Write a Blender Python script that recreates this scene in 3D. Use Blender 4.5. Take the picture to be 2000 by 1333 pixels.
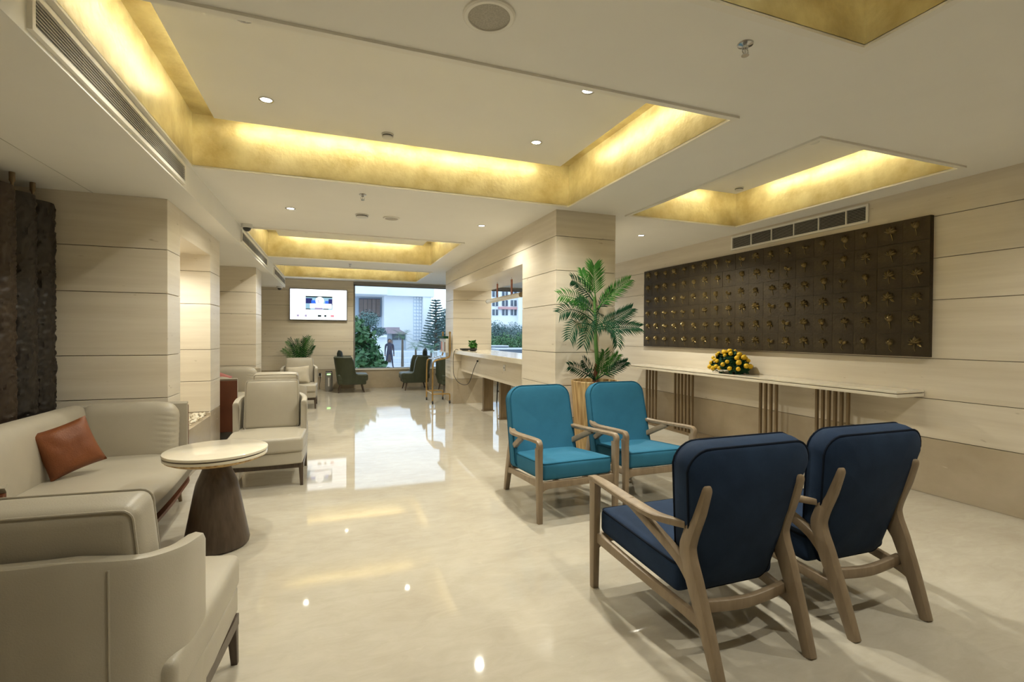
import bpy, bmesh, math, random
from mathutils import Vector, Matrix, noise
R_ = math.radians
random.seed(7)
for o in list(bpy.data.objects): bpy.data.objects.remove(o)
SC = bpy.context.scene
COL = SC.collection

# ---------------------------------------------------------------- camera
FPX, YAW, PITCH, ROLL, CAM = 947.2, R_(20.287), R_(-.706), R_(.333), Vector((0, 0, 1.4))
_f = Vector((math.sin(YAW)*math.cos(PITCH), math.cos(YAW)*math.cos(PITCH), math.sin(PITCH)))
_r0 = Vector((math.cos(YAW), -math.sin(YAW), 0)); _u0 = _r0.cross(_f)
_r = _r0*math.cos(ROLL) + _u0*math.sin(ROLL); _u = _u0*math.cos(ROLL) - _r0*math.sin(ROLL)
cam_data = bpy.data.cameras.new('camera'); cam = bpy.data.objects.new('camera', cam_data); COL.objects.link(cam)
cam_data.sensor_width = 36; cam_data.lens = FPX/2000*36; cam_data.clip_start = .05; cam_data.clip_end = 400
m = Matrix((( _r.x, _u.x, -_f.x, CAM.x), (_r.y, _u.y, -_f.y, CAM.y), (_r.z, _u.z, -_f.z, CAM.z), (0, 0, 0, 1)))
cam.matrix_world = m
SC.camera = cam
def at(px, py, ax, v):
    """the point of a pixel's ray on the plane ax = v"""
    d = _f + _r*((px-1000)/FPX) + _u*((666.5-py)/FPX)
    i = 'xyz'.index(ax)
    return CAM + d*((v-CAM[i])/d[i])

# ---------------------------------------------------------------- world, exposure
W = bpy.data.worlds.new('overcast_sky'); SC.world = W; W.use_nodes = True
bg = W.node_tree.nodes['Background']; bg.inputs[0].default_value = (.72, .84, 1, 1); bg.inputs[1].default_value = 1.15
SC.view_settings.view_transform = 'Standard'; SC.view_settings.look = 'None'
SC.view_settings.gamma = 1; SC.view_settings.use_curve_mapping = False
SC.view_settings.exposure = 0.92
SPOT_W, LED_S = 86.0, 27.0
WARM = (1, .965, .83)

# ---------------------------------------------------------------- materials
def mat(name, col, rough=.5, metal=0, spec=.5, emit=None, es=0, vary=None, bump=0, bscale=60, coat=0, sheen=0, stretch=(1, 1, 1), space='Object'):
    """vary = (second colour, noise scale, detail): a node material with colour variation and fine relief"""
    M = bpy.data.materials.new(name); M.use_nodes = True
    nt = M.node_tree; b = nt.nodes['Principled BSDF']
    b.inputs['Base Color'].default_value = (*col, 1); b.inputs['Roughness'].default_value = rough
    b.inputs['Metallic'].default_value = metal; b.inputs['Specular IOR Level'].default_value = spec
    b.inputs['Coat Weight'].default_value = coat; b.inputs['Sheen Weight'].default_value = sheen
    if emit: b.inputs['Emission Color'].default_value = (*emit, 1); b.inputs['Emission Strength'].default_value = es
    if vary or bump:
        tc = nt.nodes.new('ShaderNodeTexCoord'); mp = nt.nodes.new('ShaderNodeMapping')
        mp.inputs['Scale'].default_value = stretch
        if space == 'World':
            g = nt.nodes.new('ShaderNodeNewGeometry'); nt.links.new(g.outputs['Position'], mp.inputs['Vector'])
            oi = nt.nodes.new('ShaderNodeObjectInfo'); mu = nt.nodes.new('ShaderNodeMath'); mu.operation = 'MULTIPLY'; mu.inputs[1].default_value = 37
            nt.links.new(oi.outputs['Random'], mu.inputs[0]); nt.links.new(mu.outputs[0], mp.inputs['Location'])
        else: nt.links.new(tc.outputs['Object'], mp.inputs['Vector'])
        if vary:
            n = nt.nodes.new('ShaderNodeTexNoise'); n.inputs['Scale'].default_value = vary[1]; n.inputs['Detail'].default_value = vary[2]
            n.inputs['Roughness'].default_value = .6
            r = nt.nodes.new('ShaderNodeValToRGB'); r.color_ramp.elements[0].color = (*col, 1); r.color_ramp.elements[1].color = (*vary[0], 1)
            r.color_ramp.elements[0].position = .35; r.color_ramp.elements[1].position = .68
            nt.links.new(mp.outputs[0], n.inputs['Vector']); nt.links.new(n.outputs['Fac'], r.inputs['Fac']); nt.links.new(r.outputs[0], b.inputs['Base Color'])
        if bump:
            n2 = nt.nodes.new('ShaderNodeTexNoise'); n2.inputs['Scale'].default_value = bscale; n2.inputs['Detail'].default_value = 4
            bp = nt.nodes.new('ShaderNodeBump'); bp.inputs['Strength'].default_value = bump; bp.inputs['Distance'].default_value = .01
            nt.links.new(mp.outputs[0], n2.inputs['Vector']); nt.links.new(n2.outputs['Fac'], bp.inputs['Height']); nt.links.new(bp.outputs[0], b.inputs['Normal'])
    return M
def stone_mat(name, c1, c2, pit, rough, stretch, scale=1.0, pits=True):
    M = mat(name, c1, rough, vary=(c2, scale, 8), stretch=stretch, space='World'); nt = M.node_tree
    b = nt.nodes['Principled BSDF']; ramp = [n for n in nt.nodes if n.type == 'VALTORGB'][0]
    if pits:
        g = nt.nodes.new('ShaderNodeNewGeometry'); mp = nt.nodes.new('ShaderNodeMapping'); mp.inputs['Scale'].default_value = (3, 3, 11)
        n = nt.nodes.new('ShaderNodeTexNoise'); n.inputs['Scale'].default_value = 2.2; n.inputs['Detail'].default_value = 6
        r = nt.nodes.new('ShaderNodeValToRGB'); r.color_ramp.elements[0].position = .69; r.color_ramp.elements[1].position = .76
        mx = nt.nodes.new('ShaderNodeMix'); mx.data_type = 'RGBA'
        nt.links.new(g.outputs['Position'], mp.inputs['Vector']); nt.links.new(mp.outputs[0], n.inputs['Vector'])
        nt.links.new(n.outputs['Fac'], r.inputs['Fac']); nt.links.new(r.outputs[0], mx.inputs['Factor'])
        nt.links.new(ramp.outputs[0], mx.inputs[6]); mx.inputs[7].default_value = (*pit, 1)
        nt.links.new(mx.outputs[2], b.inputs['Base Color'])
    return M
def glass_mat(name, tint):
    M = bpy.data.materials.new(name); M.use_nodes = True; nt = M.node_tree
    for n in list(nt.nodes): nt.nodes.remove(n)
    out = nt.nodes.new('ShaderNodeOutputMaterial'); t = nt.nodes.new('ShaderNodeBsdfTransparent'); g = nt.nodes.new('ShaderNodeBsdfGlossy')
    t.inputs[0].default_value = (*tint, 1); g.inputs['Roughness'].default_value = .01
    fr = nt.nodes.new('ShaderNodeFresnel'); fr.inputs[0].default_value = 1.3; mx = nt.nodes.new('ShaderNodeMixShader')
    nt.links.new(fr.outputs[0], mx.inputs[0]); nt.links.new(t.outputs[0], mx.inputs[1]); nt.links.new(g.outputs[0], mx.inputs[2]); nt.links.new(mx.outputs[0], out.inputs[0])
    return M
M = {}
M['paint'] = mat('ceiling_paint', (.87, .85, .79), .7, vary=((.85, .83, .77), 2, 2))
M['trim'] = mat('trim_paint', (.84, .81, .73), .45)
M['stone'] = stone_mat('travertine', (.76, .69, .57), (.67, .595, .475), (.47, .39, .28), .38, (.5, .5, 9), 1.6)
M['joint'] = mat('stone_joint', (.20, .155, .105), .8)
M['marble_base'] = stone_mat('veined_marble', (.53, .45, .335), (.43, .355, .25), (.58, .51, .39), .2, (.9, .9, 1.3), 1.5)
M['floor'] = stone_mat('polished_marble', (.53, .49, .405), (.465, .42, .34), (.56, .52, .44), .042, (1, 1, 1), 1.6)
def refine_floor():
    nt = M['floor'].node_tree; b = nt.nodes['Principled BSDF']; b.inputs['Specular IOR Level'].default_value = .38
    src = b.inputs['Base Color'].links[0].from_socket
    g = nt.nodes.new('ShaderNodeNewGeometry'); mp = nt.nodes.new('ShaderNodeMapping'); mp.inputs['Rotation'].default_value = (0, 0, .6); mp.inputs['Scale'].default_value = (1, 2.6, 1)
    n = nt.nodes.new('ShaderNodeTexNoise'); n.inputs['Scale'].default_value = 5; n.inputs['Detail'].default_value = 10; n.inputs['Roughness'].default_value = .68; n.inputs['Distortion'].default_value = .8
    rp = nt.nodes.new('ShaderNodeValToRGB'); rp.color_ramp.elements[0].color = (.935, .925, .905, 1); rp.color_ramp.elements[1].color = (1.02, 1.02, 1.02, 1); rp.color_ramp.elements[0].position = .36; rp.color_ramp.elements[1].position = .62
    mx = nt.nodes.new('ShaderNodeMix'); mx.data_type = 'RGBA'; mx.blend_type = 'MULTIPLY'; mx.inputs['Factor'].default_value = 1
    nt.links.new(g.outputs['Position'], mp.inputs['Vector']); nt.links.new(mp.outputs[0], n.inputs['Vector']); nt.links.new(n.outputs['Fac'], rp.inputs['Fac'])
    nt.links.new(src, mx.inputs[6]); nt.links.new(rp.outputs[0], mx.inputs[7]); nt.links.new(mx.outputs[2], b.inputs['Base Color'])
refine_floor()
M['gold'] = mat('gold_leaf', (.68, .60, .34), .36, .35, vary=((.48, .385, .18), 5, 7), bump=.25, bscale=30)
M['led'] = mat('led_strip', (1, .9, .7), emit=(1, .93, .68), es=LED_S)
M['led_added'] = mat('added_dim_strip', (1, .9, .7), emit=(1, .93, .68), es=LED_S*.36)  # dim glow added to brighten the gold of the unlit overhead coffer
M['lamp'] = mat('lamp_lens', (1, 1, 1), emit=(1, .95, .85), es=14)
M['chrome'] = mat('chrome', (.7, .7, .7), .2, 1, vary=((.6, .6, .6), 8, 2))
M['black'] = mat('black_plastic', (.02, .02, .02), .4, vary=((.03, .03, .03), 8, 2))
M['dark_gap'] = mat('dark_duct', (.03, .027, .022), .8)
M['slat'] = mat('vent_slat', (.50, .48, .42), .5, vary=((.46, .44, .39), 8, 2))
M['grille'] = mat('speaker_mesh', (.40, .37, .31), .7, vary=((.5, .47, .4), 160, 1))
M['bronze_art'] = mat('patinated_bronze', (.038, .027, .0135), .48, .5, vary=((.068, .049, .022), 5, 6), bump=.35, bscale=40)
M['bronze_bud'] = mat('polished_bronze', (.20, .15, .065), .30, .75, vary=((.30, .23, .10), 12, 3))
M['bronze'] = mat('brushed_bronze', (.26, .19, .11), .38, .5, vary=((.19, .135, .075), 3, 3), stretch=(30, 30, 1))
M['brass'] = mat('brass', (.62, .42, .17), .28, .9, vary=((.5, .32, .12), 6, 2))
M['leather'] = mat('beige_leather', (.42, .38, .30), .42, vary=((.385, .345, .27), 3, 3), bump=.08, bscale=220)
M['cognac'] = mat('cognac_leather', (.13, .036, .011), .5, vary=((.10, .028, .008), 4, 3), bump=.1, bscale=150)
M['orange'] = mat('rust_fabric', (.21, .062, .015), .55, vary=((.17, .048, .012), 6, 3), bump=.15, bscale=120)
M['pinkred'] = mat('dusty_red_fabric', (.36, .11, .09), .6, vary=((.3, .09, .07), 6, 3))
M['cream'] = mat('cream_fabric', (.50, .45, .35), .7, vary=((.45, .4, .31), 6, 3))
M['darkwood'] = mat('dark_walnut', (.060, .040, .026), .38, vary=((.095, .066, .045), 3, 6), stretch=(14, 14, 1))
M['ash'] = mat('taupe_oak', (.30, .225, .145), .42, vary=((.22, .16, .10), 2.5, 6), stretch=(9, 9, 1.2))
M['potwood'] = mat('striped_pine', (.66, .47, .22), .45, vary=((.33, .18, .055), 4.2, 1), stretch=(9, 9, .35))
M['navy'] = mat('navy_velvet', (.009, .023, .056), .8, spec=.25, vary=((.014, .033, .075), 5, 4), bump=.1, bscale=300)
M['navyp'] = mat('navy_piping', (.006, .010, .020), .8, spec=.1)
M['teal'] = mat('teal_velvet', (.024, .140, .235), .8, spec=.25, vary=((.030, .160, .27), 5, 4), bump=.1, bscale=300)
M['tealp'] = mat('teal_piping', (.015, .095, .16), .8, spec=.1)
M['green'] = mat('olive_leather', (.055, .065, .035), .5, vary=((.045, .052, .028), 5, 3))
M['cushdark'] = mat('dark_green_cushion', (.022, .03, .022), .7, vary=((.03, .04, .028), 6, 3))
M['top'] = mat('cream_marble', (.78, .72, .59), .12, vary=((.72, .65, .52), 5, 6))
M['carve'] = mat('carved_dark_wood', (.014, .010, .007), .5, vary=((.024, .016, .011), 9, 5))
M['carve2'] = mat('carved_brown_wood', (.03, .017, .009), .5, vary=((.045, .027, .014), 9, 5))
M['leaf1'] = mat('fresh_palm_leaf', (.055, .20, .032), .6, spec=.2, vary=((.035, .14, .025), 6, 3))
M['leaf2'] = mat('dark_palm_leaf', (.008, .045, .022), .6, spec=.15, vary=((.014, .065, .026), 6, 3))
M['stem'] = mat('palm_stem', (.10, .22, .05), .5, vary=((.07, .17, .04), 6, 3))
M['bark'] = mat('red_brown_bark', (.17, .055, .02), .7, vary=((.10, .035, .015), 30, 4))
M['soil'] = mat('soil', (.05, .035, .02), .9, vary=((.08, .055, .03), 60, 3))
M['yellow'] = mat('yellow_petal', (.80, .55, .015), .55, vary=((.72, .42, .01), 40, 2))
M['pebble'] = mat('white_pebble', (.74, .68, .55), .5, vary=((.55, .48, .36), 14, 2))
M['white'] = mat('white_plastic', (.75, .74, .70), .4, vary=((.7, .69, .65), 5, 2))
M['copper'] = mat('copper_strap', (.50, .15, .04), .45, .2, vary=((.28, .075, .02), 12, 2))
M['glass'] = glass_mat('window_glass', (.93, .98, 1))
M['alu'] = mat('grey_aluminium', (.30, .29, .27), .45, .5, vary=((.26, .25, .24), 6, 2))
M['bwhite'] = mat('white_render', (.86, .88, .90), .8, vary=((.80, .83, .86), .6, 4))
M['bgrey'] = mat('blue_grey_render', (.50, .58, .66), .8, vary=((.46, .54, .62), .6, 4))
M['lattice'] = mat('pale_blue_render', (.62, .70, .78), .8, vary=((.58, .66, .74), .6, 4))  # pale blue-grey of the lattice panel and boundary wall
M['shutter'] = mat('brown_shutter', (.20, .15, .13), .7, vary=((.27, .21, .19), 1, 2), stretch=(3, 3, .1))
M['rooftile'] = mat('mauve_roof_sheet', (.36, .29, .32), .7, vary=((.3, .25, .28), 2, 2))
M['dkwin'] = mat('dark_window', (.06, .08, .11), .2, vary=((.10, .13, .17), .8, 2))
M['pinkband'] = mat('salmon_band', (.62, .34, .33), .8, vary=((.56, .3, .3), 1, 2))
M['asphalt'] = mat('pale_paving', (.50, .53, .56), .8, vary=((.42, .45, .48), .7, 4))
M['tree1'] = mat('broad_leaf', (.035, .11, .04), .5, vary=((.06, .17, .05), 2, 3))
M['tree2'] = mat('hazed_leaf', (.075, .135, .135), .6, vary=((.11, .19, .17), 2, 3))  # lighter bluish tone puts distance haze into the leaf colour
M['trunk'] = mat('grey_bark', (.14, .11, .08), .8, vary=((.1, .08, .06), 8, 3))
M['carpaint'] = mat('silver_car_paint', (.55, .58, .60), .25, .3, coat=.6, vary=((.5, .53, .56), 3, 2))
M['skin'] = mat('skin', (.25, .14, .09), .6, vary=((.22, .12, .08), 9, 2))
M['clothes'] = mat('dark_clothing', (.035, .035, .06), .8, vary=((.05, .05, .08), 9, 2))
M['hair'] = mat('black_hair', (.01, .01, .01), .6)
def screen(name, c, s=1.6): return mat(name, (.02, .02, .02), .3, emit=c, es=s)
M['scr_white'] = screen('screen_white', (.93, .97, 1), 1.1); M['scr_blue'] = screen('screen_blue', (.02, .09, .45), 1.2)
M['scr_navy'] = screen('screen_navy', (.012, .02, .12), .8); M['scr_dark'] = screen('screen_dark', (.01, .03, .04), .6)
M['scr_cyan'] = screen('screen_cyan', (.35, .62, .8), .55); M['scr_grey'] = screen('screen_grey', (.30, .26, .40), .8)
M['scr_pink'] = screen('screen_pink', (.6, .2, .25), .8); M['led_green'] = screen('green_indicator', (.3, 1, .2), 2.5)

# ---------------------------------------------------------------- helpers
def box(bm, x0, x1, y0, y1, z0, z1):
    v = [bm.verts.new(p) for p in ((x0, y0, z0), (x1, y0, z0), (x1, y1, z0), (x0, y1, z0), (x0, y0, z1), (x1, y0, z1), (x1, y1, z1), (x0, y1, z1))]
    for f in ((3, 2, 1, 0), (4, 5, 6, 7), (0, 1, 5, 4), (1, 2, 6, 5), (2, 3, 7, 6), (3, 0, 4, 7)): bm.faces.new([v[i] for i in f])
def loft(bm, loops, closed=True, cap=True, cyc=False):
    L = [[bm.verts.new(p) for p in l] for l in loops]
    n = len(L[0]); pairs = list(zip(L, L[1:])) + ([(L[-1], L[0])] if cyc else [])
    for a, b in pairs:
        for i in range(n if closed else n-1):
            j = (i+1) % n; bm.faces.new((a[i], a[j], b[j], b[i]))
    if cap and closed and not cyc: bm.faces.new(L[0][::-1]); bm.faces.new(L[-1])
    return L
def frame(t, up):
    t = t.normalized(); s = t.cross(up)
    if s.length < 1e-4: s = t.cross(Vector((1, 0, 0)))
    s.normalize(); return s, s.cross(t)
def sweep(bm, pts, rs, seg=8, up=Vector((0, 0, 1)), sq=0, cyc=False):
    """tube through pts; rs = radius, or list of radius or (half width, half thickness); sq>0 squares the section"""
    pts = [Vector(p) for p in pts]; n = len(pts); loops = []
    for i, p in enumerate(pts):
        a, b = (pts[i-1], pts[(i+1) % n]) if cyc else (pts[max(i-1, 0)], pts[min(i+1, n-1)])
        s, u = frame(b-a, up); r = rs[i] if isinstance(rs, (list, tuple)) and not isinstance(rs, float) and len(rs) == n else rs
        rx, ry = r if isinstance(r, (tuple, list)) else (r, r)
        l = []
        for k in range(seg):
            t = 2*math.pi*(k+.5)/seg; c, d = math.cos(t), math.sin(t)
            if sq: e = 2/(2+sq*6); c = math.copysign(abs(c)**e, c); d = math.copysign(abs(d)**e, d)
            l.append(p + s*(rx*c) + u*(ry*d))
        loops.append(l)
    loft(bm, loops, cyc=cyc)
def bez(ps, n=8):
    """Catmull-Rom through the points"""
    ps = [Vector(p) for p in ps]; out = []
    for i in range(len(ps)-1):
        p0, p1, p2, p3 = ps[max(i-1, 0)], ps[i], ps[i+1], ps[min(i+2, len(ps)-1)]
        for k in range(n):
            t = k/n; out.append(.5*((2*p1)+(p2-p0)*t+(2*p0-5*p1+4*p2-p3)*t*t+(3*p1-p0-3*p2+p3)*t**3))
    return out+[ps[-1]]
def lerpr(rs, n):
    out = []
    for i in range(n):
        t = i/(n-1)*(len(rs)-1); k = min(int(t), len(rs)-2); f = t-k; a, b = rs[k], rs[k+1]
        out.append(tuple(x*(1-f)+y*f for x, y in zip(a, b)) if isinstance(a, tuple) else a*(1-f)+b*f)
    return out
def cyl(bm, p0, p1, r0, r1=None, seg=16): sweep(bm, [p0, p1], [r0, r0 if r1 is None else r1], seg)
def lathe(bm, prof, c=(0, 0, 0), seg=32, sx=1, sy=1):
    loft(bm, [[(c[0]+r*sx*math.cos(2*math.pi*k/seg), c[1]+r*sy*math.sin(2*math.pi*k/seg), c[2]+z) for k in range(seg)] for r, z in prof])
def axis_samples(h, r, k=4, m=6):
    i = max(h-r, 1e-4); a = [-h+(h-i)*(1-math.cos(math.pi/2*j/k)) for j in range(k)]
    return a + [-i+2*i*j/m for j in range(m+1)] + [-x for x in a[::-1]]
def cushion(bm, c, h, r, puff=(0, 0, 0), fn=None, k=4, m=6):
    """rounded box with bulging faces, centre c, half size h, corner radius r; fn maps a local point"""
    A = [axis_samples(h[i], min(r, h[i]*.999), k, m) for i in range(3)]; V = {}
    def vert(i, j, l):
        if (i, j, l) in V: return V[i, j, l]
        p = Vector((A[0][i], A[1][j], A[2][l])); q = Vector([max(-(h[a]-min(r, h[a]*.999)), min(h[a]-min(r, h[a]*.999), p[a])) for a in range(3)])
        d = p-q
        if d.length > 1e-9:
            rr = min(r, min(h)*.999) if False else r
            ra = Vector([min(r, h[a]*.999) for a in range(3)]); u = Vector([d[a]/ra[a] for a in range(3)]); u.normalize(); p = q+Vector([u[a]*ra[a] for a in range(3)])
        w = [1-min(1, abs(p[a]/h[a]))**2 for a in range(3)]
        for a in range(3):
            if puff[a]: b_, c_ = (a+1) % 3, (a+2) % 3; p[a] += math.copysign(puff[a]*w[b_]*w[c_], p[a])*min(1, abs(p[a])/(h[a]*.5))
        if fn: p = Vector(fn(p))
        V[i, j, l] = bm.verts.new(p+Vector(c)); return V[i, j, l]
    N = [len(a)-1 for a in A]
    for i in range(N[0]):
        for j in range(N[1]):
            bm.faces.new((vert(i, j, 0), vert(i, j+1, 0), vert(i+1, j+1, 0), vert(i+1, j, 0))); t = N[2]
            bm.faces.new((vert(i, j, t), vert(i+1, j, t), vert(i+1, j+1, t), vert(i, j+1, t)))
    for i in range(N[0]):
        for l in range(N[2]):
            bm.faces.new((vert(i, 0, l), vert(i+1, 0, l), vert(i+1, 0, l+1), vert(i, 0, l+1))); t = N[1]
            bm.faces.new((vert(i, t, l), vert(i, t, l+1), vert(i+1, t, l+1), vert(i+1, t, l)))
    for j in range(N[1]):
        for l in range(N[2]):
            bm.faces.new((vert(0, j, l), vert(0, j, l+1), vert(0, j+1, l+1), vert(0, j+1, l))); t = N[0]
            bm.faces.new((vert(t, j, l), vert(t, j+1, l), vert(t, j+1, l+1), vert(t, j, l+1)))
def rbox(bm, x0, x1, y0, y1, z0, z1, r=.01): cushion(bm, ((x0+x1)/2, (y0+y1)/2, (z0+z1)/2), (abs(x1-x0)/2, abs(y1-y0)/2, abs(z1-z0)/2), r, k=2, m=1)
def obj(name, bm, m, parent=None, smooth=35, loc=None):
    me = bpy.data.meshes.new(name); bmesh.ops.recalc_face_normals(bm, faces=bm.faces); bm.to_mesh(me); bm.free()
    if smooth: me.shade_smooth(); me.set_sharp_from_angle(angle=R_(smooth))
    me.materials.append(M[m] if isinstance(m, str) else m)
    o = bpy.data.objects.new(name, me); COL.objects.link(o)
    if parent: o.parent = parent
    if loc: o.location = loc
    return o
def mk(name, m, parent, fn, smooth=35):
    bm = bmesh.new(); fn(bm); return obj(name, bm, m, parent, smooth)
def tag(o, label, cat, group=None):
    o['label'] = label; o['category'] = cat
    if group: o['group'] = group
    return o
def thing(name, label, cat, loc=(0, 0, 0), rz=0, group=None):
    o = bpy.data.objects.new(name, None); COL.objects.link(o); o.location = loc; o.rotation_euler = (0, 0, rz); o.empty_display_size = .1
    return tag(o, label, cat, group)
def struct(o): o['kind'] = 'structure'; return o
def copy_tree(o, parent=None):
    c = o.copy(); COL.objects.link(c)
    if parent: c.parent = parent
    for ch in list(o.children): copy_tree(ch, c)
    return c
def boxobj(name, m, parent, *a, r=0):
    return mk(name, m, parent, lambda bm: rbox(bm, *a, r=r) if r else box(bm, *a), 35 if r > .006 else 0)

# ---------------------------------------------------------------- the room
XR, XL, YF, YB, ZC, ZS, XS = 5.0, -2.35, 13.1, -3.0, 2.755, 2.53, -1.09
COURSES = [0, .5, .85, 1.21, 1.73, 2.10, 2.47, 2.84]
struct(boxobj('floor', 'floor', None, XL-.2, 6.5, YB-.2, YF+.2, -.1, 0))
def courses(z0, z1):
    zs = [z for z in COURSES if z0+.03 < z < z1-.10]; zs = [z0]+zs+[z1]
    return list(zip(zs, zs[1:]))
def clad(root, x0, x1, y0, y1, z0, z1, g=.005):
    """stone slabs with recessed joints around a box-shaped core"""
    for a, b in courses(z0, z1):
        boxobj('stone_slab', 'marble_base' if b < .51 else 'stone', root, x0, x1, y0, y1, a+(g if a > z0 else 0), b, r=.003)
def stone_block(name, x0, x1, y0, y1, z0, z1, d=.012):
    o = struct(boxobj(name, 'joint', None, x0+d, x1-d, y0+d, y1-d, z0+(d if z0 > 0 else 0), z1-d)); clad(o, x0, x1, y0, y1, z0, z1); return o
stone_block('wall_right', XR, XR+.18, YB, 8.2, 0, ZC+.05)
XW = 6.3
stone_block('wall_right_return', XR+.18, XW, 8.02, 8.2, 0, ZC+.05)
stone_block('wall_right_far', XW, XW+.18, 8.2, YF, 0, ZC+.05)
stone_block('wall_left', XL-.18, XL, YB, YF, 0, ZS+.02)
stone_block('wall_back', XL, XR, YB-.18, YB, 0, ZC+.05)
WX0, WZ0, WZ1 = .5, .49, 2.70
stone_block('wall_far', XL, WX0, YF, YF+.18, 0, ZC+.05)
stone_block('wall_below_window', WX0, XW, YF, YF+.18, 0, WZ0)
struct(boxobj('wall_above_window', 'paint', None, WX0, XW, YF, YF+.18, WZ1, ZC+.05))
CA = (2.25, 2.99, 4.74, 5.72); CB = (2.28, 3.09, 9.6, 10.3)
stone_block('wall_column_near', *CA, 0, ZC+.01)
stone_block('wall_column_far', *CB, 0, ZC+.01)
stone_block('wall_lintel', 2.25, 2.99, CA[3], CB[2], 2.30, ZC+.01)
stone_block('wall_pilaster_near', XL, -1.31, 4.86, 5.22, 0, ZS)
stone_block('wall_pilaster_middle', XL, -1.31, 6.39, 6.88, 0, ZS)
stone_block('wall_niche_lintel', XL, -1.31, 5.22, 6.39, 2.29, ZS)
stone_block('wall_niche_back', XL, -2.05, 5.22, 6.39, .5, 2.29)
stone_block('wall_niche_ledge', XL, -1.31, 5.22, 6.39, 0, .46)
stone_block('wall_pilaster_far', XL, -1.23, 9.3, 9.95, 0, ZS)
# ceiling with coffers
HOLES = [(-1.06, 2.31, 2.37, 4.57), (3.12, 4.65, 2.40, 4.66), (-1.06, 2.31, -.7, 1.56), (-1.06, 1.78, 6.98, 9.40), (-1.06, 2.0, 10.5, 12.5)]
xs = sorted({XS, 6.4}|{h[i] for h in HOLES for i in (0, 1)}); ys = sorted({YB-.1, YF+.1}|{h[i] for h in HOLES for i in (2, 3)})
def _ceil(bm):
    for a, b in zip(xs, xs[1:]):
        for c, d in zip(ys, ys[1:]):
            if not any(h[0] < (a+b)/2 < h[1] and h[2] < (c+d)/2 < h[3] for h in HOLES):
                bm.faces.new([bm.verts.new(p) for p in ((a, c, ZC), (a, d, ZC), (b, d, ZC), (b, c, ZC))])
    box(bm, XL-.2, 6.5, YB-.2, YF+.2, 3.3, 3.4)  # unseen roof slab, added to stop sky light leaking in
    bmesh.ops.remove_doubles(bm, verts=bm.verts, dist=1e-4)
CEIL = struct(mk('ceiling', 'paint', None, _ceil, 0))
def _soff(bm): box(bm, XL-.1, XS, YB-.1, YF, ZS, 3.3)
SOFF = struct(mk('ceiling_soffit', 'paint', None, _soff, 0))
boxobj('panel_joint', 'slat', SOFF, -1.82, -1.815, YB, 6.5, ZS-.002, ZS+.002)
for yy in (2.6, 3.7, 5.9): boxobj('panel_joint', 'slat', SOFF, XL, -1.82, yy, yy+.004, ZS-.002, ZS+.002)
def coffer(x0, x1, y0, y1, led, zt=3.17, zp=3.08, g=.19):
    for b in ((x0-.02, x0, y0, y1), (x1, x1+.02, y0, y1), (x0-.02, x1+.02, y0-.02, y0), (x0-.02, x1+.02, y1, y1+.02)):
        boxobj('coffer_wall', 'gold', CEIL, *b, ZC-.001, zt+.01)
    boxobj('coffer_top', 'gold', CEIL, x0-.02, x1+.02, y0-.02, y1+.02, zt, zt+.02)
    def panel(bm):
        box(bm, x0+g, x1-g, y0+g, y1-g, zp, zp+.012); box(bm, x0+g+.05, x1-g-.05, y0+g+.05, y1-g-.05, zp+.012, zt)
    boxp = mk('coffer_panel', 'paint', CEIL, panel, 0)
    a, b, c, d = x0+g+.047, x1-g-.047, y0+g+.047, y1-g-.047; e = .06
    if led:   # strips under the coffer top, facing down behind the panel lip
        w = .014
        for q in ((a-w, a, c+e, d-e), (b, b+w, c+e, d-e), (a+e, b-e, c-w, c), (a+e, b-e, d, d+w)):
            boxobj('led_strip', led, CEIL, *q, zt-.003, zt+.001)
    def tr(bm):
        t, z = .038, ZC-.014
        for q in ((x0-t, x0, y0-t, y1+t), (x1, x1+t, y0-t, y1+t), (x0, x1, y0-t, y0), (x0, x1, y1, y1+t)): box(bm, *q, z, ZC+.002)
    mk('coffer_trim', 'trim', CEIL, tr, 0)
for i, h in enumerate(HOLES): coffer(*h, 'led_added' if i == 2 else 'led')  # the overhead coffer gets added dim strips
# window
def _wf(bm):
    for q in ((WX0, WX0+.04, WZ0, WZ1), (XW-.04, XW, WZ0, WZ1), (WX0, XW, WZ0, WZ0+.03), (WX0, XW, WZ1-.05, WZ1)):
        box(bm, q[0], q[1], YF+.05, YF+.11, q[2], q[3])
win = struct(mk('window_1', 'alu', None, _wf, 0))
boxobj('window_pane', 'glass', win, WX0+.04, XW-.04, YF+.075, YF+.081, WZ0+.03, WZ1-.05)
boxobj('window_sill', 'trim', win, WX0, XW, YF-.02, YF+.05, WZ0-.02, WZ0+.012, r=.004)
boxobj('blind_rail', 'alu', win, WX0, XW, YF-.03, YF+.04, WZ1-.02, WZ1+.035, r=.004)

# ---------------------------------------------------------------- lamps and ceiling fittings
def downlight(x, y, z, label, power=1.0, cone=152, energy=None, col=WARM):
    t = thing('downlight', label, 'downlight', (x, y, z), 0, 'recessed ceiling downlights')
    mk('ring', 'chrome', t, lambda bm: loft(bm, [[(r*math.cos(k*math.pi/12), r*math.sin(k*math.pi/12), h) for k in range(24)] for r, h in ((.050, -.001), (.050, -.005), (.040, -.006), (.036, .0))], cap=False))
    mk('lens', 'lamp', t, lambda bm: lathe(bm, [(.001, -.0015), (.036, -.0015), (.036, -.0005)], seg=20))
    l = bpy.data.lights.new('downlight_beam', 'SPOT'); l.energy = (energy or SPOT_W)*power; l.color = col; l.spot_size = R_(cone); l.spot_blend = .6; l.shadow_soft_size = .035
    lo = bpy.data.objects.new('downlight_beam', l); COL.objects.link(lo); lo.parent = t; lo.location = (0, 0, -.012)
    return t
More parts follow.
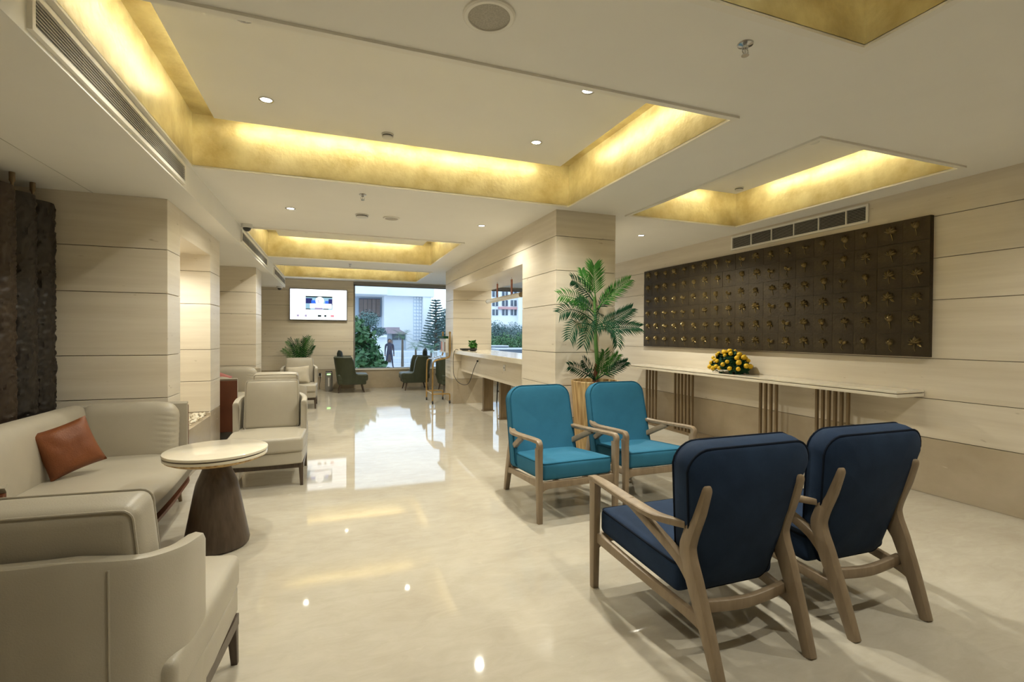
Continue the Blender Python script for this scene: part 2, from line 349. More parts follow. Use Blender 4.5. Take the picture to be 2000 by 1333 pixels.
for x, y, z, lb, pw in (
    (-.45, 2.93, 3.08, 'recessed downlight in the large coffer panel, nearest the long air vent and camera', .5),
    (-.45, 3.90, 3.08, 'recessed downlight in the large coffer panel, far end on the air vent side', .5),
    (1.64, 2.96, 3.08, 'recessed downlight at the near right corner of the large coffer panel', .95),
    (1.66, 3.91, 3.08, 'recessed downlight at the far right corner of the large coffer panel', 1),
    (-.43, 5.76, ZC, 'recessed downlight in the flat ceiling between coffers, on the air vent side', .5),
    (1.73, 5.79, ZC, 'recessed downlight in the flat ceiling between coffers, beside the stone lintel', .4),
    (3.90, 5.55, ZC, 'recessed downlight above the palm side aisle, near the bronze artwork', 1.2),
    (-.41, 8.68, 3.08, 'recessed downlight in the middle coffer panel, left one', 1),
    (1.24, 8.60, 3.08, 'recessed downlight in the middle coffer panel, right one', 1),
    (1.64, .75, 3.08, 'unseen downlight added in the coffer overhead, right one', .65),  # overhead pair is out of view, added as extra room light
    (-.45, .75, 3.08, 'unseen downlight added in the coffer overhead, left one', .15),
    (3.90, 1.0, ZC, 'unseen downlight added in the right aisle beside the camera', .6),  # unseen lamp added to light the right aisle
    (.3, 11.6, 3.08, 'unseen downlight added in the coffer nearest the window', 1),  # unseen lamp added to light the far end
    (3.9, 9.2, ZC, 'unseen downlight added over the area behind the counter', 1),  # unseen lamp added to light the space past the counter
    (-1.70, 5.8, 2.29, 'small recessed downlight inside the stone wall niche', .35)):
    downlight(x, y, z, lb, pw, 128 if z > 3 else 150)
# ceiling loudspeakers, detectors, sprinklers, cameras
def ceil_speaker(x, y, r, label):
    t = thing('ceiling_speaker', label, 'speaker', (x, y, ZC))
    mk('bezel', 'trim', t, lambda bm: loft(bm, [[(q*math.cos(k*math.pi/24), q*math.sin(k*math.pi/24), h) for k in range(48)] for q, h in ((r, .0), (r, -.008), (r*.93, -.013), (r*.80, -.012), (r*.79, -.004))], cap=False))
    mk('grille', 'grille', t, lambda bm: lathe(bm, [(.001, -.009), (r*.5, -.0085), (r*.80, -.006), (r*.80, -.002)], seg=48))
ceil_speaker(.62, 1.98, .112, 'large round ceiling loudspeaker with grey mesh grille')
ceil_speaker(.64, 5.80, .095, 'small round ceiling loudspeaker beyond the large coffer')
def detector(x, y, z, label, r=.05):
    t = thing('smoke_detector', label, 'smoke detector', (x, y, z), 0, 'ceiling smoke detectors')
    mk('base', 'white', t, lambda bm: lathe(bm, [(r, 0), (r, -.012), (r*.9, -.014)], seg=24))
    mk('slot_ring', 'black', t, lambda bm: lathe(bm, [(r*.86, -.013), (r*.86, -.024)], seg=24))
    mk('cap', 'white', t, lambda bm: lathe(bm, [(r*.92, -.023), (r*.88, -.031), (r*.5, -.036), (.001, -.037)], seg=24))
detector(.43, 4.2, 3.08, 'white smoke detector on the large coffer panel')
detector(4.30, 4.27, 3.08, 'smoke detector at the far corner of the small right coffer')
detector(3.83, 3.0, 3.08, 'smoke detector at the near corner of the small right coffer')
detector(.31, 5.77, ZC, 'wide flat smoke detector on the flat ceiling behind the large coffer', .075)
def sprinkler(x, y, label):
    t = thing('sprinkler_head', label, 'sprinkler', (x, y, ZC), 0, 'ceiling sprinkler heads')
    mk('rosette', 'chrome', t, lambda bm: lathe(bm, [(.036, 0), (.034, -.006), (.014, -.012), (.012, -.022)], seg=20))
    def arms(bm):
        for s in (-1, 1): sweep(bm, bez([(s*.010, 0, -.02), (s*.017, 0, -.036), (s*.004, 0, -.052)], 4), .0028, 6, Vector((0, 1, 0)))
        cyl(bm, (0, 0, -.02), (0, 0, -.05), .004, seg=8)
    mk('yoke', 'chrome', t, arms)
    mk('deflector', 'chrome', t, lambda bm: lathe(bm, [(.017, -.052), (.017, -.055)], seg=16))
sprinkler(1.79, 1.75, 'chrome sprinkler head nearest the camera'); sprinkler(.27, 4.93, 'sprinkler head just beyond the large coffer'); sprinkler(.31, 9.9, 'sprinkler head between the two far coffers')
def dome_camera(x, y, z, label):
    t = thing('dome_camera', label, 'security camera', (x, y, z))
    mk('mount', 'white', t, lambda bm: lathe(bm, [(.065, 0), (.065, -.035), (.058, -.045)], seg=24))
    mk('dome', 'black', t, lambda bm: lathe(bm, [(.046*math.cos(a), -.043-.046*math.sin(a)) for a in [i*math.pi/2/7 for i in range(7)]]+[(.001, -.089)], seg=20))
dome_camera(-1.0, 6.80, ZC, 'white dome security camera by the middle air vent')
dome_camera(-1.19, 12.78, ZS, 'small dome security camera near the wall screen')
# air vents
def vent(name, label, axis_x, face, y0, y1, z0, z1, ns, divs, toward):
    t = thing(name, label, 'air vent', (axis_x, 0, 0)); s = toward
    b = .022
    boxobj('duct', 'dark_gap', t, *(sorted((0, s*.002))), y0, y1, z0, z1)
    def fr(bm):
        for q in ((y0-b, y1+b, z0-b, z0), (y0-b, y1+b, z1, z1+b), (y0-b, y0, z0, z1), (y1, y1+b, z0, z1)): box(bm, *sorted((0, s*.018)), *q)
    mk('frame', 'trim', t, fr, 0)
    for i in range(ns):
        z = z0+(z1-z0)*(i+.5)/ns; h = (z1-z0)/ns*.22
        def sl(bm, z=z, h=h):
            v = [bm.verts.new(p) for y in (y0, y1) for p in ((s*.003, y, z-h*.2), (s*.015, y, z-h), (s*.016, y, z-h+.003), (s*.003, y, z+h*.9))]
            for a in range(4): bm.faces.new((v[a], v[(a+1) % 4], v[4+(a+1) % 4], v[4+a]))
        mk('slat', 'slat', t, sl, 0)
    for d in divs: boxobj('divider', 'trim' if s < 0 else 'slat', t, *sorted((0, s*(.017 if s < 0 else .010))), d-(.006 if s < 0 else .003), d+(.006 if s < 0 else .003), z0, z1)
def divs(a, b, n): return [a+(b-a)*i/n for i in range(1, n)]
vent('air_vent', 'long slatted air vent in the soffit nearest the camera', XS, 0, 2.40, 4.41, 2.575, 2.69, 8, divs(2.4, 4.41, 5), 1)
vent('air_vent', 'slatted air vent in the soffit beside the middle coffer', XS, 0, 6.95, 9.45, 2.58, 2.69, 6, divs(6.95, 9.45, 4), 1)
vent('air_vent', 'slatted air vent in the soffit at the far end by the screen', XS, 0, 10.6, 12.8, 2.58, 2.69, 6, divs(10.6, 12.8, 4), 1)
vent('air_vent', 'slatted air vent set high in the stone wall above the bronze artwork', XR, 0, 3.33, 5.05, 2.565, 2.705, 9, [3.33+.2]+[3.53+.304*i for i in range(1, 5)], -1)

# ---------------------------------------------------------------- bronze artwork
art = thing('bronze_wall_panel', 'wide dark bronze wall artwork of square tiles with lotus buds', 'artwork', (XR-.05, 2.75, 1.225))
NC, NR, AW, AH = 19, 6, 4.2, 1.26
boxobj('backing_board', 'bronze_art', art, .012, .05, 0, AW, 0, AH)
tw, th = AW/NC, AH/NR
tile_me = []
for v in range(3):
    bm = bmesh.new(); rbox(bm, 0, .013+.002*v, -.0005+.001, tw-.0005, .0005, th-.0005, r=.0012)
    o = obj('tile', bm, 'bronze_art', smooth=0); tile_me.append(o.data); bpy.data.objects.remove(o)
def bud(bm, v, rnd):
    def petal(c, a, w, l, lift):
        # pointed petal: c base (y,z), angle a from up, width, length; raised towards -x
        loops = []
        for i in range(6):
            t = i/5; wd = w*math.sin(math.pi*min(.98, t*.85+.12))**.8*(1-t**3); lf = lift*math.sin(math.pi*(.15+.8*t))
            cy, cz = c[0]+math.sin(a)*l*t, c[1]+math.cos(a)*l*t; px, pz = math.cos(a), -math.sin(a)
            loops.append([(-lf*(1-(k/2)**2)-.001, cy+px*wd*k/2, cz+pz*wd*k/2) for k in (-2, -1, 0, 1, 2)])
        loft(bm, loops, closed=False, cap=False)
    cy, cz = rnd.uniform(-.01, .01), rnd.uniform(.01, .03)
    if v in (0, 1, 3): # closed bud
        for a in (-.5, .5, 0): petal((cy, cz-.02), a*.8, .021, .065, .036)
    if v in (2, 4):    # open flower
        for a in (-1.3, -.7, 0, .7, 1.3): petal((cy, cz-.01), a, .016, .055, .03)
    if v in (1, 4): petal((cy-.02, cz-.02), -2.2, .012, .045, .014); petal((cy+.015, cz-.02), 1.7, .010, .04, .012)
    if v == 5:
        for a in (-1, .3): petal((cy+a*.012, cz-.01), a, .020, .055, .034)
    sweep(bm, bez([(-.004, cy, cz-.018), (-.004, cy+rnd.uniform(-.012, .012), cz-.05), (-.002, cy+rnd.uniform(-.02, .02), cz-.08)], 4), .003, 5, Vector((1, 0, 0)))
bud_me = []
for v in range(6):
    bm = bmesh.new(); bud(bm, v, random); o = obj('lotus_bud', bm, 'bronze_bud', smooth=60); bud_me.append(o.data); bpy.data.objects.remove(o)
for c in range(NC):
    for r in range(NR):
        t = bpy.data.objects.new('tile', random.choice(tile_me)); COL.objects.link(t); t.parent = art
        t.location = (random.uniform(-.001, .002), c*tw, r*th)
        b = bpy.data.objects.new('lotus_bud', random.choice(bud_me)); COL.objects.link(b); b.parent = t
        b.location = (.0, tw/2+random.uniform(-.012, .012), th/2); s = random.uniform(.85, 1.15); b.scale = (1, s, s)

# ---------------------------------------------------------------- console and flowers
con = thing('console_table', 'long cream stone console on bronze bar legs under the bronze artwork', 'console', (0, 0, 0))
boxobj('top', 'top', con, 4.62, 4.995, 2.80, 6.95, .905, .925, r=.004)
boxobj('shadow_gap', 'bronze', con, 4.635, 4.99, 2.815, 6.93, .897, .906)
boxobj('lower_top', 'top', con, 4.62, 4.995, 2.80, 6.95, .868, .898, r=.004)
for y0, y1 in ((3.05, 4.75), (5.30, 6.90)): boxobj('base_plate', 'bronze', con, 4.68, 4.95, y0, y1, 0, .012, r=.003)
for ya, yb, n in ((6.40, 6.64, 4), (5.57, 5.94, 6), (4.18, 4.40, 4), (3.35, 3.68, 6)):
    for i in range(n):
        y = ya+(yb-ya)*i/(n-1); boxobj('bar', 'bronze', con, 4.785, 4.815, y-.013, y+.013, .011, .87, r=.003)
fl = thing('flower_arrangement', 'low dome of yellow chrysanthemums and dark leaves on the console', 'flowers', (4.79, 4.88, .927))
mk('bowl', 'chrome', fl, lambda bm: lathe(bm, [(.10, 0), (.15, .02), (.17, .05), (.15, .055), (.02, .05)], seg=24))
def leaves(bm, n, fpos, size, rnd):
    for i in range(n):
        p, nrm = fpos(rnd); nrm = nrm.normalized(); a = Vector((rnd.gauss(0, 1), rnd.gauss(0, 1), rnd.gauss(0, 1))); s = nrm.cross(a).normalized(); u = (nrm.cross(s)+nrm*rnd.uniform(-.3, .7)).normalized()
        L = size*rnd.uniform(.6, 1.3); w = L*.28
        v = [bm.verts.new(q) for q in (p, p+u*L*.45+s*w, p+u*L, p+u*L*.45-s*w)]; bm.faces.new(v)
def domepos(rx, rz):
    def f(r):
        t = r.uniform(0, 2*math.pi); z = r.uniform(0, 1); q = math.sqrt(1-z*z)*r.uniform(.75, 1); n = Vector((math.cos(t)*q, math.sin(t)*q, z))
        return Vector((n.x*rx*.55, n.y*rx, .04+n.z*rz)), n
    return f
o = mk('foliage', 'leaf2', fl, lambda bm: leaves(bm, 750, domepos(.26, .22), .07, random), 0)
bm = bmesh.new(); bmesh.ops.create_icosphere(bm, subdivisions=2, radius=.030)
for v in bm.verts: v.co *= 1+.12*noise.noise(v.co*140)
for i in range(26):
    t = i*2.4; z = 1-2*(i+.5)/26; q = math.sqrt(1-z*z); d = Vector((q*math.cos(t), q*math.sin(t), z)); s, u = frame(d, Vector((0, 0, 1)))
    v = [bm.verts.new(p) for p in (d*.028-s*.008, d*.036+u*.006, d*.028+s*.008)]; bm.faces.new(v)
fo = obj('flower_head', bm, 'yellow', smooth=60); fme = fo.data; bpy.data.objects.remove(fo)
k = 0; spots = []
while len(spots) < 46 and k < 4000:
    k += 1; p, n = domepos(.29, .25)(random); p = Vector((n.x*.29*.72, n.y*.30, .05+n.z*.25)).normalized()*1; q = n.normalized(); p = Vector((q.x*.165, q.y*.30, .055+q.z*.235))
    if all((p-s).length > .062 for s in spots): spots.append(p)
for p in spots:
    b = bpy.data.objects.new('flower_head', fme); COL.objects.link(b); b.parent = fl; b.location = p; s = random.uniform(.7, 1.1); b.scale = (s, s, s); b.rotation_euler = (random.random(), random.random(), random.random())

# ---------------------------------------------------------------- wooden lounge chairs
def lounge_chair(label, fab, pip, cx, cy, rz, group):
    nav = fab == 'navy'; HB, HT, RT = (.222, .338, .095) if nav else (.300, .290, .11)
    t = thing('lounge_chair', label, 'chair', (cx, cy, 0), rz, group)
    for s in (-1, 1):
        # front leg flowing into the arm
        p = bez([(s*.335, .415, 0), (s*.338, .410, .30), (s*.340, .405, .600 if nav else .555)], 5); mk('front_leg', 'ash', t, lambda bm: sweep(bm, p, lerpr([(.019, .021), (.021, .028), (.022, .033)], len(p)), 12, Vector((0, 1, 0)), .55))
        q = bez([(s*.340, .440, .603), (s*.341, .425, .606), (s*.340, .40, .607)] if nav else [(s*.340, .413, .545), (s*.341, .418, .585), (s*.340, .40, .606)], 5)
        q = q[:-1]+bez([q[-1], (s*.338, .30, .604), (s*.334, .05, .588), (s*.320, -.12, .580), (s*.275, -.26, .590)], 5)
        w = [(.024, .014)]*3 if nav else [(.020, .024), (.021, .022), (.023, .015)]
        mk('armrest', 'ash', t, lambda bm: sweep(bm, q, lerpr(w+[(.031, .014), (.034, .014), (.030, .015), (.020, .017)], len(q)), 12, Vector((0, 0, 1)) if False else Vector((0, .3, 1)), .5))
        # rear leg with the brace that runs on to the arm
        r1 = bez([(s*.250, -.43, 0), (s*.258, -.365, .19), (s*.265, -.300, .36), (s*.268, -.262, .47), (s*.266, -.272, .54), (s*.262, -.318, .66), (s*.260, -.352, .765), (s*.260, -.356, .783)], 5)
        mk('rear_leg', 'ash', t, lambda bm: sweep(bm, r1, lerpr([(.023, .022), (.025, .031), (.025, .040), (.025, .037), (.025, .032), (.024, .029), (.021, .024), (.009, .010)], len(r1)), 12, Vector((0, 1, .3)), .35))
        r2 = bez([(s*.263, -.305, .345), (s*.275, -.22, .425), (s*.300, -.06, .51), (s*.325, .09, .585)], 5)
        mk('brace', 'ash', t, lambda bm: sweep(bm, r2, lerpr([(.019, .036), (.019, .025), (.019, .023), (.018, .024)], len(r2)), 12, Vector((0, -1, 1)), .45))
        r3 = bez([(s*.325, .40, .285), (s*.305, .10, .255), (s*.270, -.25, .215), (s*.258, -.345, .20)], 4)
        mk('side_rail', 'ash', t, lambda bm: sweep(bm, r3, lerpr([(.016, .030), (.016, .024), (.016, .024), (.016, .032)], len(r3)), 12, Vector((0, 0, 1)), .5))
    mk('front_rail', 'ash', t, lambda bm: sweep(bm, bez([(-.33, .405, .262), (-.26, .405, .275), (0, .405, .275), (.26, .405, .275), (.33, .405, .262)], 4), lerpr([(.016, .045), (.016, .028), (.016, .027), (.016, .028), (.016, .045)], 17), 12, Vector((0, 0, 1)), .5))
    mk('back_rail', 'ash', t, lambda bm: sweep(bm, bez([(-.26, -.29, .245), (0, -.315, .235), (.26, -.29, .245)], 6), (.016, .026), 12, Vector((0, 0, 1)), .5))
    # seat: tilted cushion
    def seat(p):
        y = p.y; return (p.x*(1-.10*(1-(y+.34)/.68)), y, p.z+(y)*.075)
    so = mk('seat', fab, t, lambda bm: cushion(bm, (0, .10, .352), (.312, .31, .07), .035, (.0, .012, .016), seat))
    def pipe_seat(bm):
        pts = []
        for sx, sy, a0 in ((1, 1, 0), (-1, 1, 90), (-1, -1, 180), (1, -1, 270)):
            for k in range(5):
                a = R_(a0+22.5*k); pts.append(Vector((sx*.275+.03*math.cos(a), sy*.27+.034*math.sin(a), .058)))
        pts = [Vector(seat(p))+Vector((0, .10, .352)) for p in pts]; sweep(bm, pts, .006, 6, cyc=True)
    mk('piping', pip, so, pipe_seat)
    # back cushion: rounded trapezoid, reclined
    base, dv = Vector((0, -.228, .258)), Vector((0, -.145, .63)).normalized(); dn = Vector((0, dv.z, -dv.y)); H = .688
    def outline(inset):
        pts = []; hb, ht, rb, rt = HB-inset, HT-inset, .04, RT
        cs = [(ht-.004, H-inset-.0, rt, 0), (-(ht-.004), H-inset, rt, 90), (-hb, inset, rb, 180), (hb, inset, rb, 270)]
        for x, v, r, a0 in cs:
            sx = 1 if x > 0 else -1; sv = -1 if a0 < 180 else 1
            for k in range(7):
                a = R_(a0+15*k); pts.append((x-sx*r+r*math.cos(a), v+sv*r+r*math.sin(a)))
        # widen sides smoothly: the widest place is three quarters up
        return [(u+(.018 if u > 0 else -.018)*math.sin(math.pi*max(0, min(1, v/H)))*1.0, v) for u, v in pts]
    def P(u, v, w): return base+Vector((u, 0, 0))+dv*v+dn*(w - .035*math.sin(math.pi*v/H)+.028*(u/.33)**2)
    def back(bm):
        loops = []
        for w, ins in ((-.002, .30), (-.008, .15), (-.006, .06), (-.001, .02), (.006, .005), (.014, 0), (.055, -.004), (.096, 0), (.104, .005), (.111, .02), (.120, .06), (.130, .14), (.134, .30)):
            if ins > .1:
                o = outline(.0); f = 1-ins/.335 if ins < .29 else .06; cyv = H*.5
                loops.append([P(u*f, cyv+(v-cyv)*f, w) for u, v in o])
            else: loops.append([P(u, v, w) for u, v in outline(ins)])
        loft(bm, loops)
    bo_ = mk('backrest', fab, t, back, 60)
    def pipeb(bm):
        for w in (.010, .101): sweep(bm, [P(u, v, w) for u, v in outline(.0015)], .0055, 6, dn, cyc=True)
    mk('piping', pip, bo_, pipeb)
    return t
lounge_chair('navy blue lounge chair with oak arms, seen from behind, nearer the middle of the floor', 'navy', 'navyp', 1.705, 1.945, R_(0), 'navy lounge chairs')
lounge_chair('navy blue lounge chair seen from behind, nearest the stone wall', 'navy', 'navyp', 2.515, 1.955, R_(-1), 'navy lounge chairs')
lounge_chair('teal lounge chair with oak arms, left of the palm pot', 'teal', 'tealp', 1.755, 3.72, R_(183), 'teal lounge chairs')
lounge_chair('teal lounge chair standing in front of the palm pot', 'teal', 'tealp', 2.575, 3.78, R_(180), 'teal lounge chairs')

# ---------------------------------------------------------------- beige armchairs
def armchair(label, cx, cy, rz):
    t = thing('armchair', label, 'armchair', (cx, cy, 0), rz, 'beige barrel armchairs')
    # wrap-around shell, plan from right arm tip round the back to left arm tip
    N = 40; plan = []
    def half(u):  # u 0..1 from arm tip to middle of back
        pts = bez([(.325, .03), (.330, -.12), (.318, -.26), (.255, -.372), (.14, -.412), (0, -.42)], 10); return pts[int(u*(len(pts)-1))]
    pl = bez([(.320, -.015, 0), (.326, -.12, 0), (.318, -.25, 0), (.262, -.365, 0), (.14, -.412, 0), (0, -.422, 0)], 8)
    pl = pl+[Vector((-p.x, p.y, 0)) for p in pl[-2::-1]]; n = len(pl)
    def shell(bm):
        loops = []
        for i, p in enumerate(pl):
            a, b = pl[max(i-1, 0)], pl[min(i+1, n-1)]; s = (b-a).normalized(); nrm = Vector((s.y, -s.x, 0))  # outward
            if nrm.dot(Vector((p.x, p.y+.1, 0))) < 0: nrm = -nrm
            w = min(i, n-1-i)/(n/2); zt = .725+.085*min(1, w*1.25)**1.2
            fwd = -.085*(1-min(1, w*7)); sh = (1-min(1, w*9))
            def pt(o, z):
                f = Vector((0, -1, 0))*0.07*sh*((z-.2)/.55)  # arm front edge leans back towards the top
                return p+nrm*o*(1-.15*(1-z/.8))+f+Vector((0, 0, z))
            r = .022; zz = zt-(.05*sh)
            loops.append([pt(.0, .20), pt(.004, .45), pt(.006, zz-r), pt(.0, zz-r*.3), pt(-.022, zz), pt(-.045, zz-r*.3), pt(-.051, zz-r), pt(-.05, .45), pt(-.05, .20)])
        loft(bm, loops)
    sh_ = mk('shell', 'leather', t, shell, 50)
    for sx in (-1, 1): mk('seam', 'leather', sh_, lambda bm: sweep(bm, [(sx*.205, -.397, .22), (sx*.205, -.402, .5), (sx*.205, -.404, .77)], .003, 6))
    def seatf(p): # bowed front
        y = p.y; return (p.x*(1 - .04*max(0, y/.36)), y + .03*max(0, y/.36)*(1-(p.x/.31)**2), p.z)
    mk('seat', 'leather', t, lambda bm: cushion(bm, (0, .04, .385), (.332, .365, .068), .028, (0, 0, .012), seatf))
    mk('apron', 'leather', t, lambda bm: cushion(bm, (0, .035, .265), (.326, .355, .055), .012, (0, 0, 0), seatf))
    def fr(bm):
        for q in ((-.322, .322, .335, .365), (-.29, .29, -.34, -.31), (-.322, -.29, -.31, .335), (.29, .322, -.31, .335)): box(bm, *q, .165, .212)
    mk('base_frame', 'darkwood', t, fr, 0)
    for sx in (-1, 1):
        for sy in (.345, -.31):
            mk('leg', 'darkwood', t, lambda bm: sweep(bm, [(sx*.300, sy, .20), (sx*.307, sy+(.015 if sy > 0 else -.03), 0)], [(.021, .021), (.013, .013)], 12, Vector((0, 1, 0)), .8))
    # loose back cushion
    c, a = Vector((0, -.248, .682)), R_(10)
    def bk(p): return (p.x*(1-.02*p.z/.25), p.y*math.cos(a)-p.z*math.sin(a), p.z*math.cos(a)+p.y*math.sin(a))
    bc = mk('back_cushion', 'leather', t, lambda bm: cushion(bm, c, (.248, .070, .245), .035, (.006, .025, .006), bk))
    def pc(bm):
        for yy in (.063, -.063):
            pts = []
            for sx, sz, a0 in ((1, 1, 0), (-1, 1, 90), (-1, -1, 180), (1, -1, 270)):
                for k in range(5): w = R_(a0+22.5*k); pts.append(Vector(bk(Vector((sx*.212+.03*math.cos(w), yy, sz*.212+.03*math.sin(w)))))+c)
            sweep(bm, pts, .0035, 6, Vector((0, 1, 0)), cyc=True)
    mk('seam', 'leather', bc, pc)
    return t
armchair('beige leather armchair seen from behind in the near left corner', -.725, 1.985, R_(-5))
armchair('beige leather armchair facing the camera beside the round table', -.575, 5.23, R_(180))
armchair('beige leather armchair turned away, only its back cushion showing', -.64, 6.78, 0)
armchair('beige leather armchair with a cream cushion, beneath the far potted palm', -.61, 10.12, R_(180))

def pillow(name, label, m, c, w, h, d, rot, group=None):
    def f(bm):
        n = 14
        for sgn in (1, -1):
            g = [[None]*(n+1) for _ in range(n+1)]
            for i in range(n+1):
                for j in range(n+1):
                    u, v = i/n*2-1, j/n*2-1; k = (1-abs(u)**2.6)*(1-abs(v)**2.6); pin = 1-.07*(1-abs(v)**2)*abs(u)**3, 1-.07*(1-abs(u)**2)*abs(v)**3
                    wr = .012*noise.noise(Vector((u*2.5, v*2.5, sgn*3)))*k
                    g[i][j] = bm.verts.new((u*w/2*pin[0], sgn*(d/2*max(0, k)**.45)+wr, v*h/2*pin[1]))
            for i in range(n):
                for j in range(n): bm.faces.new((g[i][j], g[i+1][j], g[i+1][j+1], g[i][j+1]))
        bmesh.ops.remove_doubles(bm, verts=bm.verts, dist=.0008)
    o = mk(name, m, None, f, 70); o.location = c; o.rotation_euler = rot
    return tag(o, label, 'cushion', group)

# ---------------------------------------------------------------- sofas
def sofa(label, y0, y1):
    t = thing('sofa', label, 'sofa', (0, 0, 0), 0, 'beige and cognac sofas'); xb, xf = -1.965, -1.17; ym = (y0+y1)/2
    r = .20; path = []
    for cx_, cy_, a0 in ((xb+r, y1-r, 90), (xb+r, y0+r, 180)):
        for k in range(9): a = R_(a0+11.25*k); path.append(Vector((cx_+r*math.cos(a), cy_+r*math.sin(a), 0)))
    path = [Vector((xf+.02, y1, 0)), Vector((xf-.25, y1, 0))]+path+[Vector((xf-.25, y0, 0)), Vector((xf+.02, y0, 0))]; n = len(path)
    def shell(bm):
        loops = []
        for i, p in enumerate(path):
            a, b = path[max(i-1, 0)], path[min(i+1, n-1)]; s = (b-a).normalized(); nr = Vector((s.y, -s.x, 0))
            if nr.dot(p-Vector((-1.5, ym, 0))) < 0: nr = -nr
            zt = .795
            loops.append([p+nr*o+Vector((0, 0, z)) for o, z in ((-.02, .14), (.0, .14), (.0, zt-.008), (-.008, zt), (-.02, zt))])
        loft(bm, loops)
    mk('outer_shell', 'cognac', t, shell, 40)
    def lining(bm):
        loops = []
        for i, p in enumerate(path):
            a, b = path[max(i-1, 0)], path[min(i+1, n-1)]; s = (b-a).normalized(); nr = Vector((s.y, -s.x, 0))
            if nr.dot(p-Vector((-1.5, ym, 0))) < 0: nr = -nr
            loops.append([p+nr*o+Vector((0, 0, z)) for o, z in ((-.021, .16), (-.021, .80), (-.010, .815), (-.03, .825), (-.055, .81), (-.06, .16))])
        loft(bm, loops)
    mk('edge_roll', 'leather', t, lining, 50)
    # back and arm pads: thick at the bottom, leaning outwards
    def padfn(ax, sg, L):
        def f(p):
            q = Vector(p); w = (q.z+.23)/.46; e = min(1, max(0, (abs(q[1-ax])/L-.86)/.14)) if False else 0
            q[ax] += sg*(.055*(w-.5)); return q
        return f
    yi0, yi1 = y0+.06, y1-.06
    mk('back_pad', 'leather', t, lambda bm: cushion(bm, (xb+.125, ym, .60), (.070, (yi1-yi0)/2-.02, .235), .075, (.03, 0, .012), padfn(0, -1, 1)))
    def ruche(sg):
        def f(p):
            q = Vector(p); w = (q.z+.23)/.46; q.y += sg*.05*(w-.5)
            e = max(0, (q.x-.16)/.18); e = min(1, e)
            q.z -= .05*e*e if q.z > 0 else 0
            if e > 0: q.y += .004*math.sin(q.z*150+q.x*30)*e; 
            return q
        return f
    for sg, y in ((1, y1-.125), (-1, y0+.125)):
        mk('arm_pad', 'leather', t, lambda bm: cushion(bm, ((xb+xf)/2+.055, y, .60), ((xf-xb)/2-.075, .070, .235), .075, (0, .03, .008), ruche(sg), k=5, m=26))
    def sf(p):
        q = Vector(p); f = max(0, (q.x-.05)/.32); q.z -= .07*f*f*(1 if q.z > 0 else .0); q.x += .07*(1-(q.y/((y1-y0)/2))**2)*max(0, q.x/.35); return q
    mk('seat_cushion', 'leather', t, lambda bm: cushion(bm, (-1.46, ym, .335), (.36, (y1-y0)/2-.12, .10), .06, (.0, 0, .015), sf, m=12))
    def tr(bm):
        pts = bez([(-1.6, y0+.05, .20), (-1.16, y0+.07, .20), (-1.075, y0+.5, .20), (-1.045, ym, .20), (-1.075, y1-.5, .20), (-1.16, y1-.07, .20), (-1.6, y1-.05, .20)], 6)
        loft(bm, [[p+Vector((0, 0, z)) for p in pts] for z in (-.012, .012)])
    mk('base_trim', 'cognac', t, tr, 40)
    mk('base', 'leather', t, lambda bm: box(bm, xb+.06, -1.2, y0+.06, y1-.06, .17, .26), 0)
    for x, y in ((-1.20, y1-.10), (-1.20, y0+.10), (-1.88, y1-.10), (-1.88, y0+.10)):
        mk('leg', 'bronze', t, lambda bm: sweep(bm, [(x-.10, y-.0, .165), (x-.02, y, .155), (x+.0, y, .09), (x+.015, y, 0)], [(.02, .018), (.02, .022), (.018, .018), (.011, .011)], 10, Vector((0, 1, 0)), .7))
    return t
sofa('beige leather sofa with a rust cushion in front of the carved columns', 2.34, 4.82)
sofa('far beige sofa with cognac outer sides behind the middle stone pilaster', 7.05, 9.25)
pillow('cushion', 'rust orange square cushion on the near sofa', 'orange', (-1.64, 4.02, .635), .31, .33, .14, (R_(-14), R_(-17), R_(40)))
pillow('cushion', 'dusty red cushion on the far sofa', 'pinkred', (-1.64, 8.3, .64), .42, .42, .15, (R_(-10), R_(25), R_(40)))
pillow('cushion', 'cream cushion on the far armchair under the potted palm', 'cream', (-.61, 9.95, .62), .40, .34, .13, (R_(-14), R_(-4), 0))

# ---------------------------------------------------------------- round side table
TX, TY, TZ = -.715, 3.66, .64
t = thing('side_table', 'round cream marble side table on a dark wooden cone base', 'table', (TX, TY, 0))
mk('marble_top', 'top', t, lambda bm: lathe(bm, [(.29, TZ-.020), (.300, TZ-.017), (.302, TZ-.010), (.300, TZ-.002), (.296, TZ)], seg=64))
mk('groove', 'darkwood', t, lambda bm: lathe(bm, [(.293, TZ-.027), (.293, TZ-.019)], seg=64))
mk('rim', 'top', t, lambda bm: lathe(bm, [(.290, TZ-.044), (.298, TZ-.042), (.299, TZ-.029), (.295, TZ-.026)], seg=64))
mk('under_top', 'potwood', t, lambda bm: lathe(bm, [(.20, TZ-.075), (.255, TZ-.068), (.289, TZ-.052), (.291, TZ-.043)], seg=64))
mk('pedestal', 'darkwood', t, lambda bm: lathe(bm, [(.172, 0), (.188, .012), (.192, .035), (.188, .055), (.124, .405), (.117, .43), (.082, .515), (.076, .54), (.075, TZ-.07)], seg=48))

